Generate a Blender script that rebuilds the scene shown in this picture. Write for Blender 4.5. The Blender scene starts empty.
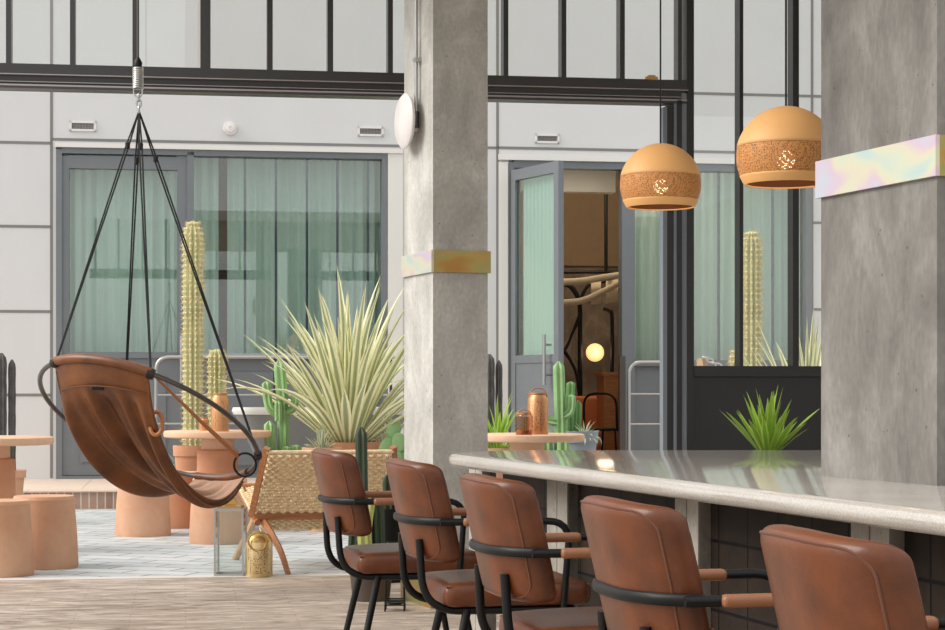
import bpy, bmesh, math, random
from mathutils import Vector, Matrix
random.seed(7)
PI = math.pi
C = bpy.context.scene.collection
F_, X0, YH, H = 1900.0, 472.5, 392.0, 1.03      # focal length in px, centre, horizon, eye height

def P(px, py, s):                                # a measured point of the photo at scale s (px per metre)
    return Vector(((px - X0) / s, F_ / s, H - (py - YH) / s))
def G(px, s):                                    # a spot on the ground
    return Vector(((px - X0) / s, F_ / s, 0))

# ------------------------------------------------------------------ materials
def nmat(name):
    m = bpy.data.materials.new(name); m.use_nodes = True
    nt = m.node_tree
    return m, nt, nt.nodes['Principled BSDF']
def srgb(c):
    return tuple(((v / 255) / 12.92 if v / 255 < .04045 else ((v / 255 + .055) / 1.055) ** 2.4) for v in c) + (1,)
def M(name, col, rough=.6, metal=0, var=0, vscale=8, bump=0, bscale=40, col2=None, stretch=(1, 1, 1), sheen=0, coat=0, detail=4, spec=None):
    m, nt, b = nmat(name)
    c = srgb(col)
    b.inputs['Base Color'].default_value = c
    b.inputs['Roughness'].default_value = rough
    b.inputs['Metallic'].default_value = metal
    if spec is not None: b.inputs['Specular IOR Level'].default_value = spec
    if sheen: b.inputs['Sheen Weight'].default_value = sheen
    if coat: b.inputs['Coat Weight'].default_value = coat; b.inputs['Coat Roughness'].default_value = .28
    tc = nt.nodes.new('ShaderNodeTexCoord'); mp = nt.nodes.new('ShaderNodeMapping')
    mp.inputs['Scale'].default_value = stretch
    nt.links.new(tc.outputs['Object'], mp.inputs['Vector'])
    if var or col2:
        n = nt.nodes.new('ShaderNodeTexNoise'); n.inputs['Scale'].default_value = vscale; n.inputs['Detail'].default_value = detail
        n.inputs['Roughness'].default_value = .6
        nt.links.new(mp.outputs['Vector'], n.inputs['Vector'])
        r = nt.nodes.new('ShaderNodeValToRGB'); r.color_ramp.elements[0].position = .32; r.color_ramp.elements[1].position = .68
        if col2: r.color_ramp.elements[0].color = srgb(col2); r.color_ramp.elements[1].color = c
        else:
            r.color_ramp.elements[0].color = tuple(max(0, v * (1 - var)) for v in c[:3]) + (1,)
            r.color_ramp.elements[1].color = tuple(min(1, v * (1 + var)) for v in c[:3]) + (1,)
        nt.links.new(n.outputs['Fac'], r.inputs['Fac']); nt.links.new(r.outputs['Color'], b.inputs['Base Color'])
    if bump:
        n2 = nt.nodes.new('ShaderNodeTexNoise'); n2.inputs['Scale'].default_value = bscale; n2.inputs['Detail'].default_value = 5
        nt.links.new(mp.outputs['Vector'], n2.inputs['Vector'])
        bp = nt.nodes.new('ShaderNodeBump'); bp.inputs['Strength'].default_value = bump; bp.inputs['Distance'].default_value = .01
        nt.links.new(n2.outputs['Fac'], bp.inputs['Height']); nt.links.new(bp.outputs['Normal'], b.inputs['Normal'])
    return m
def ramp(nt, stops, inp):
    r = nt.nodes.new('ShaderNodeValToRGB')
    while len(r.color_ramp.elements) < len(stops): r.color_ramp.elements.new(.5)
    for e, (p, c) in zip(r.color_ramp.elements, stops): e.position = p; e.color = c
    nt.links.new(inp, r.inputs['Fac']); return r
def mixc(nt, a, b, fac, mode='MIX'):
    x = nt.nodes.new('ShaderNodeMix'); x.data_type = 'RGBA'; x.blend_type = mode
    for i, v in ((6, a), (7, b)):
        if hasattr(v, 'is_output'): nt.links.new(v, x.inputs[i])
        else: x.inputs[i].default_value = v
    if hasattr(fac, 'is_output'): nt.links.new(fac, x.inputs[0])
    else: x.inputs[0].default_value = fac
    return x.outputs[2]

def concrete(name, ca, cb, stretch=(1, 1, .6), pits=True, rough=.75):
    m, nt, b = nmat(name); b.inputs['Roughness'].default_value = rough
    tc = nt.nodes.new('ShaderNodeTexCoord'); mp = nt.nodes.new('ShaderNodeMapping'); mp.inputs['Scale'].default_value = stretch
    nt.links.new(tc.outputs['Object'], mp.inputs['Vector'])
    n = nt.nodes.new('ShaderNodeTexNoise'); n.inputs['Scale'].default_value = 4.5; n.inputs['Detail'].default_value = 8; n.inputs['Roughness'].default_value = .62; n.inputs['Distortion'].default_value = .6
    nt.links.new(mp.outputs['Vector'], n.inputs['Vector'])
    r = ramp(nt, [(.3, srgb(cb)), (.5, srgb([(x + y) // 2 for x, y in zip(ca, cb)])), (.68, srgb(ca))], n.outputs['Fac'])
    n3 = nt.nodes.new('ShaderNodeTexNoise'); n3.inputs['Scale'].default_value = 70; n3.inputs['Detail'].default_value = 4
    nt.links.new(mp.outputs['Vector'], n3.inputs['Vector'])
    r3 = ramp(nt, [(.3, (.86, .86, .86, 1)), (.7, (1.06, 1.06, 1.06, 1))], n3.outputs['Fac'])
    col = mixc(nt, r.outputs['Color'], r3.outputs['Color'], 1, 'MULTIPLY')
    if pits:
        v = nt.nodes.new('ShaderNodeTexVoronoi'); v.inputs['Scale'].default_value = 26; v.inputs['Randomness'].default_value = 1
        nt.links.new(tc.outputs['Object'], v.inputs['Vector'])
        n4 = nt.nodes.new('ShaderNodeTexNoise'); n4.inputs['Scale'].default_value = 9
        nt.links.new(tc.outputs['Object'], n4.inputs['Vector'])
        th = nt.nodes.new('ShaderNodeMath'); th.operation = 'MULTIPLY_ADD'; th.inputs[1].default_value = .42; th.inputs[2].default_value = -.15
        nt.links.new(n4.outputs['Fac'], th.inputs[0])
        lt = nt.nodes.new('ShaderNodeMath'); lt.operation = 'LESS_THAN'
        nt.links.new(v.outputs['Distance'], lt.inputs[0]); nt.links.new(th.outputs[0], lt.inputs[1])
        sc = nt.nodes.new('ShaderNodeMath'); sc.operation = 'MULTIPLY'; sc.inputs[1].default_value = .6
        nt.links.new(lt.outputs[0], sc.inputs[0])
        col = mixc(nt, col, srgb((62, 58, 54)), sc.outputs[0])
    nt.links.new(col, b.inputs['Base Color'])
    bp = nt.nodes.new('ShaderNodeBump'); bp.inputs['Strength'].default_value = .35; bp.inputs['Distance'].default_value = .01
    nt.links.new(n.outputs['Fac'], bp.inputs['Height']); nt.links.new(bp.outputs['Normal'], b.inputs['Normal'])
    return m

def brickmat(name, c1, c2, mortar, bw, bh, ms=.01, rough=.7, rot=0, offset=.5, axes='XY', noise=0, squash=1, spec=None):
    m, nt, b = nmat(name); b.inputs['Roughness'].default_value = rough
    if spec is not None: b.inputs['Specular IOR Level'].default_value = spec
    tc = nt.nodes.new('ShaderNodeTexCoord'); sp = nt.nodes.new('ShaderNodeSeparateXYZ'); cb = nt.nodes.new('ShaderNodeCombineXYZ')
    nt.links.new(tc.outputs['Object'], sp.inputs[0])
    for i, a in enumerate(axes): nt.links.new(sp.outputs['XYZ'.index(a)], cb.inputs[i])
    mp = nt.nodes.new('ShaderNodeMapping'); mp.inputs['Rotation'].default_value = (0, 0, rot)
    nt.links.new(cb.outputs[0], mp.inputs['Vector'])
    t = nt.nodes.new('ShaderNodeTexBrick'); t.inputs['Scale'].default_value = 1
    t.inputs['Brick Width'].default_value = bw; t.inputs['Row Height'].default_value = bh; t.inputs['Mortar Size'].default_value = ms
    t.inputs['Color1'].default_value = srgb(c1); t.inputs['Color2'].default_value = srgb(c2); t.inputs['Mortar'].default_value = srgb(mortar)
    t.offset = offset
    nt.links.new(mp.outputs['Vector'], t.inputs['Vector'])
    col = t.outputs['Color']
    if noise:
        n = nt.nodes.new('ShaderNodeTexNoise'); n.inputs['Scale'].default_value = 9; n.inputs['Detail'].default_value = 8; n.inputs['Roughness'].default_value = .7
        nt.links.new(tc.outputs['Object'], n.inputs['Vector'])
        r = ramp(nt, [(.3, (1 - noise,) * 3 + (1,)), (.7, (1 + noise,) * 3 + (1,))], n.outputs['Fac'])
        col = mixc(nt, col, r.outputs['Color'], 1, 'MULTIPLY')
    nt.links.new(col, b.inputs['Base Color'])
    bp = nt.nodes.new('ShaderNodeBump'); bp.inputs['Strength'].default_value = .4; bp.inputs['Distance'].default_value = .004; bp.invert = True
    nt.links.new(t.outputs['Fac'], bp.inputs['Height']); nt.links.new(bp.outputs['Normal'], b.inputs['Normal'])
    return m

def glassmat(name, tint, refl=1.0, rough=0):
    m = bpy.data.materials.new(name); m.use_nodes = True; nt = m.node_tree; nt.nodes.clear()
    o = nt.nodes.new('ShaderNodeOutputMaterial'); mx = nt.nodes.new('ShaderNodeMixShader')
    t = nt.nodes.new('ShaderNodeBsdfTransparent'); t.inputs[0].default_value = tint
    g = nt.nodes.new('ShaderNodeBsdfGlossy'); g.inputs['Roughness'].default_value = rough
    lw = nt.nodes.new('ShaderNodeLayerWeight'); lw.inputs[0].default_value = .5
    fr = nt.nodes.new('ShaderNodeMath'); fr.operation = 'POWER'; fr.inputs[1].default_value = 4; nt.links.new(lw.outputs['Facing'], fr.inputs[0])
    mu = nt.nodes.new('ShaderNodeMath'); mu.operation = 'MULTIPLY_ADD'; mu.inputs[1].default_value = .8; mu.inputs[2].default_value = .05 * refl; mu.use_clamp = True
    nt.links.new(fr.outputs[0], mu.inputs[0]); nt.links.new(mu.outputs[0], mx.inputs[0])
    nt.links.new(t.outputs[0], mx.inputs[1]); nt.links.new(g.outputs[0], mx.inputs[2]); nt.links.new(mx.outputs[0], o.inputs[0])
    return m

def clothmat(name, col, transl=.4, stretch=(1, 1, 1)):
    m = bpy.data.materials.new(name); m.use_nodes = True; nt = m.node_tree; nt.nodes.clear()
    o = nt.nodes.new('ShaderNodeOutputMaterial'); mx = nt.nodes.new('ShaderNodeMixShader'); mx.inputs[0].default_value = transl
    d = nt.nodes.new('ShaderNodeBsdfDiffuse'); t = nt.nodes.new('ShaderNodeBsdfTranslucent')
    d.inputs[0].default_value = srgb(col); t.inputs[0].default_value = srgb(col)
    nt.links.new(d.outputs[0], mx.inputs[1]); nt.links.new(t.outputs[0], mx.inputs[2]); nt.links.new(mx.outputs[0], o.inputs[0])
    return m

def leafmat(name, mid, edge, split=.55, rough=.45):
    m, nt, b = nmat(name); b.inputs['Roughness'].default_value = rough
    uv = nt.nodes.new('ShaderNodeUVMap'); sp = nt.nodes.new('ShaderNodeSeparateXYZ'); nt.links.new(uv.outputs[0], sp.inputs[0])
    a = nt.nodes.new('ShaderNodeMath'); a.operation = 'MULTIPLY_ADD'; a.inputs[1].default_value = 2; a.inputs[2].default_value = -1
    nt.links.new(sp.outputs[0], a.inputs[0])
    ab = nt.nodes.new('ShaderNodeMath'); ab.operation = 'ABSOLUTE'; nt.links.new(a.outputs[0], ab.inputs[0])
    r = ramp(nt, [(split - .12, srgb(mid)), (split + .12, srgb(edge))], ab.outputs[0])
    nt.links.new(r.outputs['Color'], b.inputs['Base Color'])
    tr = nt.nodes.new('ShaderNodeBsdfTranslucent'); nt.links.new(r.outputs['Color'], tr.inputs[0])
    mx = nt.nodes.new('ShaderNodeMixShader'); mx.inputs[0].default_value = .25
    o = [n for n in nt.nodes if n.type == 'OUTPUT_MATERIAL'][0]
    nt.links.new(b.outputs[0], mx.inputs[1]); nt.links.new(tr.outputs[0], mx.inputs[2]); nt.links.new(mx.outputs[0], o.inputs[0])
    return m

def emis(name, col, strength, glow=True):
    m, nt, b = nmat(name); b.inputs['Base Color'].default_value = srgb(col)
    b.inputs['Emission Color'].default_value = srgb(col); b.inputs['Emission Strength'].default_value = strength
    return m

def perfmat(name, col, scale, zlo, zhi, hole=.34, metal=0, rough=.55):
    """painted sheet with real see-through perforations between two heights"""
    m, nt, b = nmat(name); b.inputs['Base Color'].default_value = srgb(col); b.inputs['Roughness'].default_value = rough; b.inputs['Metallic'].default_value = metal
    tc = nt.nodes.new('ShaderNodeTexCoord'); v = nt.nodes.new('ShaderNodeTexVoronoi'); v.inputs['Scale'].default_value = scale
    v.inputs['Randomness'].default_value = .55
    nt.links.new(tc.outputs['Object'], v.inputs['Vector'])
    lt = nt.nodes.new('ShaderNodeMath'); lt.operation = 'LESS_THAN'; lt.inputs[1].default_value = hole; nt.links.new(v.outputs['Distance'], lt.inputs[0])
    sp = nt.nodes.new('ShaderNodeSeparateXYZ'); nt.links.new(tc.outputs['Object'], sp.inputs[0])
    g = nt.nodes.new('ShaderNodeMath'); g.operation = 'GREATER_THAN'; g.inputs[1].default_value = zlo; nt.links.new(sp.outputs[2], g.inputs[0])
    l = nt.nodes.new('ShaderNodeMath'); l.operation = 'LESS_THAN'; l.inputs[1].default_value = zhi; nt.links.new(sp.outputs[2], l.inputs[0])
    a = nt.nodes.new('ShaderNodeMath'); a.operation = 'MULTIPLY'; nt.links.new(g.outputs[0], a.inputs[0]); nt.links.new(l.outputs[0], a.inputs[1])
    a2 = nt.nodes.new('ShaderNodeMath'); a2.operation = 'MULTIPLY'; nt.links.new(a.outputs[0], a2.inputs[0]); nt.links.new(lt.outputs[0], a2.inputs[1])
    a3 = nt.nodes.new('ShaderNodeMath'); a3.operation = 'SUBTRACT'; a3.inputs[0].default_value = 1; nt.links.new(a2.outputs[0], a3.inputs[1])
    nt.links.new(a3.outputs[0], b.inputs['Alpha'])
    return m

m_facade = M('facade_panel', (208, 208, 209), .45, var=.02, vscale=1.5)
m_joint = M('panel_joint', (126, 123, 120), .7)
m_white = M('white_paint', (222, 220, 216), .4)
m_blue = M('blue_grey_metal', (112, 117, 122), .38, var=.03)
m_dark = M('dark_anodised', (58, 57, 57), .35)
m_darker = M('black_metal_frame', (38, 37, 37), .4)
m_strip = M('aluminium_strip', (168, 160, 160), .35, metal=.4)
m_black = M('black_powder_coat', (12, 12, 12), .45, spec=.3)
m_blackpanel = M('black_panel', (42, 42, 44), .4, var=.05)
m_steel = M('brushed_steel', (185, 185, 184), .3, metal=.9)
m_gun = M('gunmetal_tube', (92, 86, 84), .3, metal=.7)
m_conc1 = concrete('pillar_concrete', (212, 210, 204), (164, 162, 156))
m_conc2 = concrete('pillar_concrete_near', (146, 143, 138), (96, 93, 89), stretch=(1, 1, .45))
m_post = concrete('pier_concrete', (176, 170, 160), (146, 140, 130), pits=True)
m_glass = glassmat('window_glass', (.90, .95, .93, 1), 2.2)
m_glass2 = glassmat('transom_glass', (.955, .965, .955, 1), 1.0)
m_glass3 = glassmat('lantern_glass', (.95, .97, .96, 1), 1.0)
m_copperglass = glassmat('amber_glass', (.90, .75, .62, 1), 1.5)
m_curtain = clothmat('pale_green_curtain', (222, 240, 232), .25)
m_terra = M('terracotta', (206, 150, 116), .8, col2=(190, 132, 98), vscale=3, bump=.25, bscale=60)
m_terra2 = M('pale_terracotta', (212, 170, 140), .8, col2=(198, 148, 117), vscale=3, bump=.25, bscale=60)
m_terra3 = M('table_terracotta', (226, 188, 158), .6, col2=(214, 172, 140), vscale=5)
m_brass = M('brass', (190, 152, 92), .32, metal=.85)
m_copper = M('copper_sheet', (196, 140, 92), .42, metal=.6, var=.1, vscale=30)
m_leather = M('chair_leather', (112, 58, 25), .38, col2=(56, 28, 13), vscale=5, bump=.05, bscale=90, detail=8, spec=.4, coat=.12)
m_piping = M('leather_piping', (96, 54, 34), .45)
m_swing = M('swing_leather', (124, 72, 30), .4, col2=(80, 42, 16), vscale=5, bump=.1, bscale=50, spec=.5)
m_strap = M('leather_strap', (178, 112, 66), .5)
m_wood = M('oiled_wood', (182, 122, 76), .45, col2=(150, 92, 54), vscale=6, stretch=(1, 12, 12))
m_paleWood = M('pale_wood', (206, 168, 128), .55, col2=(186, 146, 106), vscale=6, stretch=(1, 10, 10))
m_rope = M('black_rope', (24, 24, 24), .7)
m_weave = M('rush_cord', (250, 230, 194), .8, col2=(222, 192, 150), vscale=40, bump=.2, bscale=150)
m_cact = M('green_cactus_skin', (142, 182, 124), .5, var=.15, vscale=8)
m_cactd = M('dark_cactus_skin', (50, 66, 44), .5, var=.2, vscale=8)
m_cacty = M('yellow_green_cactus_skin', (170, 176, 98), .5, var=.15, vscale=8)
m_cactp = M('pale_cactus_skin', (192, 192, 148), .6, var=.15, vscale=8)
m_spine = M('cream_spines', (238, 222, 178), .6)
m_greycol = M('dry_grey_cactus', (86, 84, 82), .8, var=.3, vscale=12, bump=.5)
m_phor = leafmat('variegated_leaf', (166, 174, 132), (248, 244, 204), .46)
m_phor2 = leafmat('variegated_leaf_silver', (160, 174, 150), (226, 228, 190), .6)
m_yucca = leafmat('bright_green_leaf', (146, 186, 66), (190, 214, 104), .7)
m_aloe = leafmat('blue_green_leaf', (140, 166, 140), (170, 190, 160), .8)
m_soil = M('soil', (84, 66, 52), .95, var=.3, vscale=40)
m_darkpot = M('dark_glazed_pot', (74, 62, 54), .4, var=.15, vscale=6)
m_greypot = M('grey_planter', (132, 140, 148), .5)
m_basin = M('grey_basin', (128, 128, 128), .6)
m_shade = M('ochre_shade', (238, 180, 114), .5)
m_perf = perfmat('ochre_perforated_shade', (214, 148, 84), 210, -.062, .032, .36)
m_holeshade = M('hole_shade_brown', (96, 58, 34), .8)
m_linerperf = perfmat('perforated_liner', (96, 58, 34), 210, -.062, .032, .36)
m_perfjar = perfmat('perforated_copper', (206, 150, 104), 100, .02, .235, .33, metal=.5, rough=.4)
m_perfgold = perfmat('perforated_gold', (216, 190, 140), 90, .02, .16, .36, metal=.6, rough=.35)
m_bulb = emis('warm_bulb', (255, 226, 180), 5)
m_globe = emis('glowing_globe', (255, 204, 136), 1.15)
m_brown = M('brown_plaster', (140, 122, 98), .8, var=.05)
m_beige = M('beige_plaster', (232, 214, 190), .8)
m_room = concrete('room_concrete', (150, 138, 124), (96, 86, 76), pits=False)
m_orange = M('orange_upholstery', (176, 96, 56), .7)
m_linen = clothmat('linen', (226, 214, 192), .3)
m_plastic = M('white_plastic', (226, 222, 220), .35)
m_grille = M('grille_grey', (120, 118, 116), .5)
m_pave = brickmat('courtyard_pavers', (196, 198, 198), (172, 178, 180), (128, 132, 134), .40, .20, .010, .7, rot=math.radians(28), noise=.12)
m_riser = brickmat('soldier_brick', (176, 146, 130), (150, 122, 106), (198, 186, 172), .07, .5, .006, .8, axes='XZ', offset=0, noise=.15)
m_tread = brickmat('pale_stone_tread', (214, 194, 176), (204, 182, 164), (188, 166, 148), .9, 2.0, .006, .7, noise=.08)
m_tile = brickmat('dark_glazed_tile', (48, 38, 31), (36, 29, 24), (10, 9, 8), .2, .2, .005, .6, axes='YZ', offset=0, noise=.3, spec=.15)
m_ceil = M('ceiling_paint', (190, 186, 180), .8)

def floormat():
    m, nt, b = nmat('rippled_stone_floor'); b.inputs['Roughness'].default_value = .5
    tc = nt.nodes.new('ShaderNodeTexCoord'); mp = nt.nodes.new('ShaderNodeMapping'); mp.inputs['Scale'].default_value = (1.5, 5, 1)
    nt.links.new(tc.outputs['Object'], mp.inputs['Vector'])
    n = nt.nodes.new('ShaderNodeTexNoise'); n.inputs['Scale'].default_value = 2.6; n.inputs['Detail'].default_value = 9; n.inputs['Roughness'].default_value = .65; n.inputs['Distortion'].default_value = 1.2
    nt.links.new(mp.outputs['Vector'], n.inputs['Vector'])
    r = ramp(nt, [(.34, srgb((124, 106, 92))), (.5, srgb((172, 156, 142))), (.66, srgb((208, 194, 180)))], n.outputs['Fac'])
    t = nt.nodes.new('ShaderNodeTexBrick'); t.inputs['Scale'].default_value = 1; t.inputs['Brick Width'].default_value = .5; t.inputs['Row Height'].default_value = .09
    t.inputs['Mortar Size'].default_value = .004; t.inputs['Color1'].default_value = (1, 1, 1, 1); t.inputs['Color2'].default_value = (.86, .85, .84, 1); t.inputs['Mortar'].default_value = (.78, .75, .72, 1)
    nt.links.new(tc.outputs['Object'], t.inputs['Vector'])
    nt.links.new(mixc(nt, r.outputs['Color'], t.outputs['Color'], 1, 'MULTIPLY'), b.inputs['Base Color'])
    bp = nt.nodes.new('ShaderNodeBump'); bp.inputs['Strength'].default_value = .5; bp.inputs['Distance'].default_value = .01
    nt.links.new(n.outputs['Fac'], bp.inputs['Height']); nt.links.new(bp.outputs['Normal'], b.inputs['Normal'])
    return m
m_floor = floormat()

def countermat():
    m, nt, b = nmat('polished_terrazzo'); b.inputs['Roughness'].default_value = .08; b.inputs['IOR'].default_value = 2.0
    tc = nt.nodes.new('ShaderNodeTexCoord')
    n = nt.nodes.new('ShaderNodeTexNoise'); n.inputs['Scale'].default_value = 240; n.inputs['Detail'].default_value = 4
    nt.links.new(tc.outputs['Object'], n.inputs['Vector'])
    r = ramp(nt, [(.34, srgb((172, 164, 155))), (.5, srgb((186, 180, 173))), (.66, srgb((198, 194, 188)))], n.outputs['Fac'])
    n2 = nt.nodes.new('ShaderNodeTexNoise'); n2.inputs['Scale'].default_value = 2.2; n2.inputs['Detail'].default_value = 3
    nt.links.new(tc.outputs['Object'], n2.inputs['Vector'])
    r2 = ramp(nt, [(.3, (.86, .85, .83, 1)), (.7, (1.04, 1.04, 1.04, 1))], n2.outputs['Fac'])
    nt.links.new(mixc(nt, r.outputs['Color'], r2.outputs['Color'], 1, 'MULTIPLY'), b.inputs['Base Color'])
    return m
m_counter = countermat()

def filmmat(name, stops, scale=4.5, metal=.35, rough=.28):
    m, nt, b = nmat(name); b.inputs['Roughness'].default_value = rough; b.inputs['Metallic'].default_value = metal
    tc = nt.nodes.new('ShaderNodeTexCoord'); mp = nt.nodes.new('ShaderNodeMapping'); mp.inputs['Scale'].default_value = (1, 1, 2.2)
    nt.links.new(tc.outputs['Object'], mp.inputs['Vector'])
    n = nt.nodes.new('ShaderNodeTexNoise'); n.inputs['Scale'].default_value = scale; n.inputs['Detail'].default_value = 1; n.inputs['Distortion'].default_value = .3
    nt.links.new(mp.outputs['Vector'], n.inputs['Vector'])
    r = ramp(nt, [(p, srgb(c)) for p, c in stops], n.outputs['Fac']); nt.links.new(r.outputs['Color'], b.inputs['Base Color'])
    return m
m_film = filmmat('pearl_film', [(.3, (182, 204, 202)), (.42, (206, 210, 186)), (.5, (214, 206, 182)), (.6, (208, 186, 202)), (.72, (192, 200, 210))])
m_filmgold = filmmat('gold_film', [(.3, (166, 124, 62)), (.45, (172, 146, 84)), (.55, (150, 152, 92)), (.7, (184, 142, 98))], metal=.5)

# ------------------------------------------------------------------ mesh helpers
def box(bm, x0, x1, y0, y1, z0, z1):
    v = [bm.verts.new(p) for p in ((x0, y0, z0), (x1, y0, z0), (x1, y1, z0), (x0, y1, z0), (x0, y0, z1), (x1, y0, z1), (x1, y1, z1), (x0, y1, z1))]
    for f in ((0, 3, 2, 1), (4, 5, 6, 7), (0, 1, 5, 4), (1, 2, 6, 5), (2, 3, 7, 6), (3, 0, 4, 7)): bm.faces.new([v[i] for i in f])
def B(*a):
    bm = bmesh.new()
    for q in ([a] if not hasattr(a[0], '__len__') else a): box(bm, *q)
    return bm
def fillet(pts, r, n=6):
    pts = [Vector(p) for p in pts]; out = [pts[0]]
    for i in range(1, len(pts) - 1):
        a, b, c = pts[i - 1], pts[i], pts[i + 1]
        rr = min(r, (a - b).length * .49, (c - b).length * .49)
        p, q = b + (a - b).normalized() * rr, b + (c - b).normalized() * rr
        for k in range(n + 1):
            t = k / n; out.append(p * (1 - t) ** 2 + b * 2 * t * (1 - t) + q * t * t)
    out.append(pts[-1]); return out
def smooth_path(pts, n=8, closed=False):
    pts = [Vector(p) for p in pts]; out = []; N = len(pts)
    for i in range(N if closed else N - 1):
        g = lambda k: pts[k % N] if closed else pts[max(0, min(N - 1, k))]
        p0, p1, p2, p3 = g(i - 1), g(i), g(i + 1), g(i + 2)
        for k in range(n):
            t = k / n
            out.append(.5 * ((2 * p1) + (p2 - p0) * t + (2 * p0 - 5 * p1 + 4 * p2 - p3) * t * t + (3 * p1 - p0 - 3 * p2 + p3) * t ** 3))
    if not closed: out.append(pts[-1])
    return out
def tube(bm, pts, r, n=10, closed=False, caps=True, flat=None, rib=None):
    """sweep; r number or function(t); flat=(a,b) ellipse multipliers; rib=(count,depth)"""
    pts = [Vector(p) for p in pts]; N = len(pts); rings = []
    t0 = (pts[1] - pts[0]).normalized(); up = Vector((0, 0, 1)) if abs(t0.z) < .9 else Vector((1, 0, 0))
    nrm = (up - t0 * up.dot(t0)).normalized()
    for i, p in enumerate(pts):
        a = pts[(i - 1) % N] if closed or i else p; b = pts[(i + 1) % N] if closed or i < N - 1 else p
        t = (b - a).normalized(); nrm = (nrm - t * nrm.dot(t)).normalized(); bn = t.cross(nrm)
        rr = r(i / (N - 1)) if callable(r) else r; ring = []
        for k in range(n):
            an = 2 * PI * k / n; q = rr
            if rib: q = rr * (1 - rib[1] * (.5 - .5 * math.cos(an * rib[0])))
            e = flat or (1, 1)
            ring.append(bm.verts.new(p + nrm * math.cos(an) * q * e[0] + bn * math.sin(an) * q * e[1]))
        rings.append(ring)
    for i in range(N if closed else N - 1):
        A, Bq = rings[i], rings[(i + 1) % N]
        for k in range(n): bm.faces.new((A[k], A[(k + 1) % n], Bq[(k + 1) % n], Bq[k]))
    if caps and not closed:
        bm.faces.new(rings[0][::-1]); bm.faces.new(rings[-1])
    return bm
def T(pts, r, **k): return tube(bmesh.new(), pts, r, **k)
def lathe(bm, prof, n=32, c=(0, 0, 0), sx=1, sy=1):
    rings = []
    for r, z in prof:
        if r < 1e-5: rings.append([bm.verts.new((c[0], c[1], c[2] + z))])
        else: rings.append([bm.verts.new((c[0] + r * sx * math.cos(2 * PI * k / n), c[1] + r * sy * math.sin(2 * PI * k / n), c[2] + z)) for k in range(n)])
    for A, Bq in zip(rings, rings[1:]):
        for k in range(n):
            j = (k + 1) % n
            if len(A) == 1 and len(Bq) == 1: continue
            if len(A) == 1: bm.faces.new((A[0], Bq[j], Bq[k]))
            elif len(Bq) == 1: bm.faces.new((A[k], A[j], Bq[0]))
            else: bm.faces.new((A[k], A[j], Bq[j], Bq[k]))
    return bm
def L(prof, **k): return lathe(bmesh.new(), prof, **k)
def cyl_prof(r0, r1, z0, z1, e=.01):
    return [(0, z0), (r0 - e, z0), (r0, z0 + e), (r1, z1 - e), (r1 - e * .3, z1 - e * .3), (r1 - e, z1), (0, z1)]
def rbox(sx, sy, sz, r, deform=None, nx=8, ny=8, nz=8):
    """rounded box centred on origin with optional deform(Vector)->Vector"""
    bm = bmesh.new(); h = Vector((sx / 2, sy / 2, sz / 2))
    def ticks(hh, n):
        e = [-hh + r * (1 - math.cos(PI / 2 * k / 4)) for k in range(5)]
        inner = [-(hh - r) + 2 * (hh - r) * k / n for k in range(1, n)]
        return e + inner + [-v for v in e[::-1]]
    tx, ty, tz = ticks(h.x, nx), ticks(h.y, ny), ticks(h.z, nz)
    cache = {}
    def V(x, y, z):
        key = (round(x, 6), round(y, 6), round(z, 6))
        if key not in cache:
            p = Vector((x, y, z)); q = Vector([max(-(h[i] - r), min(h[i] - r, p[i])) for i in range(3)]); d = p - q
            if d.length > 1e-9: p = q + d.normalized() * r
            cache[key] = bm.verts.new(deform(p) if deform else p)
        return cache[key]
    for (A, Bt, fn, sgn) in ((ty, tz, lambda a, b, s: V(s * h.x, a, b), 1), (tx, tz, lambda a, b, s: V(a, s * h.y, b), -1), (tx, ty, lambda a, b, s: V(a, b, s * h.z), 1)):
        for s in (-1, 1):
            for a0, a1 in zip(A, A[1:]):
                for b0, b1 in zip(Bt, Bt[1:]):
                    vs = [fn(a0, b0, s), fn(a1, b0, s), fn(a1, b1, s), fn(a0, b1, s)]
                    if s * sgn < 0: vs.reverse()
                    if len(set(vs)) == 4: 
                        try: bm.faces.new(vs)
                        except ValueError: pass
    return bm
def link(name, bm, mat, parent=None, smooth=True, loc=None, rot=0, solid=0, mats=None):
    me = bpy.data.meshes.new(name)
    bmesh.ops.recalc_face_normals(bm, faces=bm.faces)
    bm.to_mesh(me); bm.free()
    for mm in (mats or [mat]): me.materials.append(mm)
    if smooth:
        me.polygons.foreach_set('use_smooth', [True] * len(me.polygons)); me.set_sharp_from_angle(angle=math.radians(38))
    o = bpy.data.objects.new(name, me); C.objects.link(o)
    if parent: o.parent = parent
    if loc is not None: o.location = loc
    o.rotation_euler = (0, 0, rot)
    if solid:
        s = o.modifiers.new('s', 'SOLIDIFY'); s.thickness = solid; s.offset = 0
    return o
def tag(o, label, cat, group=None):
    o['label'] = label; o['category'] = cat
    if group: o['group'] = group
    return o
def thing(name, label, cat, loc=(0, 0, 0), rot=0, group=None):
    o = bpy.data.objects.new(name, None); C.objects.link(o); o.location = loc; o.rotation_euler = (0, 0, rot); o.empty_display_size = .1
    return tag(o, label, cat, group)
def struct(name, bm=None, mat=None, loc=(0, 0, 0), rot=0, smooth=False):
    if bm is None:
        o = bpy.data.objects.new(name, None); C.objects.link(o); o.location = loc; o.rotation_euler = (0, 0, rot)
    else: o = link(name, bm, mat, None, smooth, loc, rot)
    o['kind'] = 'structure'; return o
def dup(root, loc, rot, label=None, group=None):
    r = root.copy(); C.objects.link(r); r.location = loc; r.rotation_euler = (0, 0, rot)
    if label: r['label'] = label
    if group: r['group'] = group
    for ch in list(root.children):
        c = ch.copy(); C.objects.link(c); c.parent = r
        for g in list(ch.children):
            d = g.copy(); C.objects.link(d); d.parent = c
    return r

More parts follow.
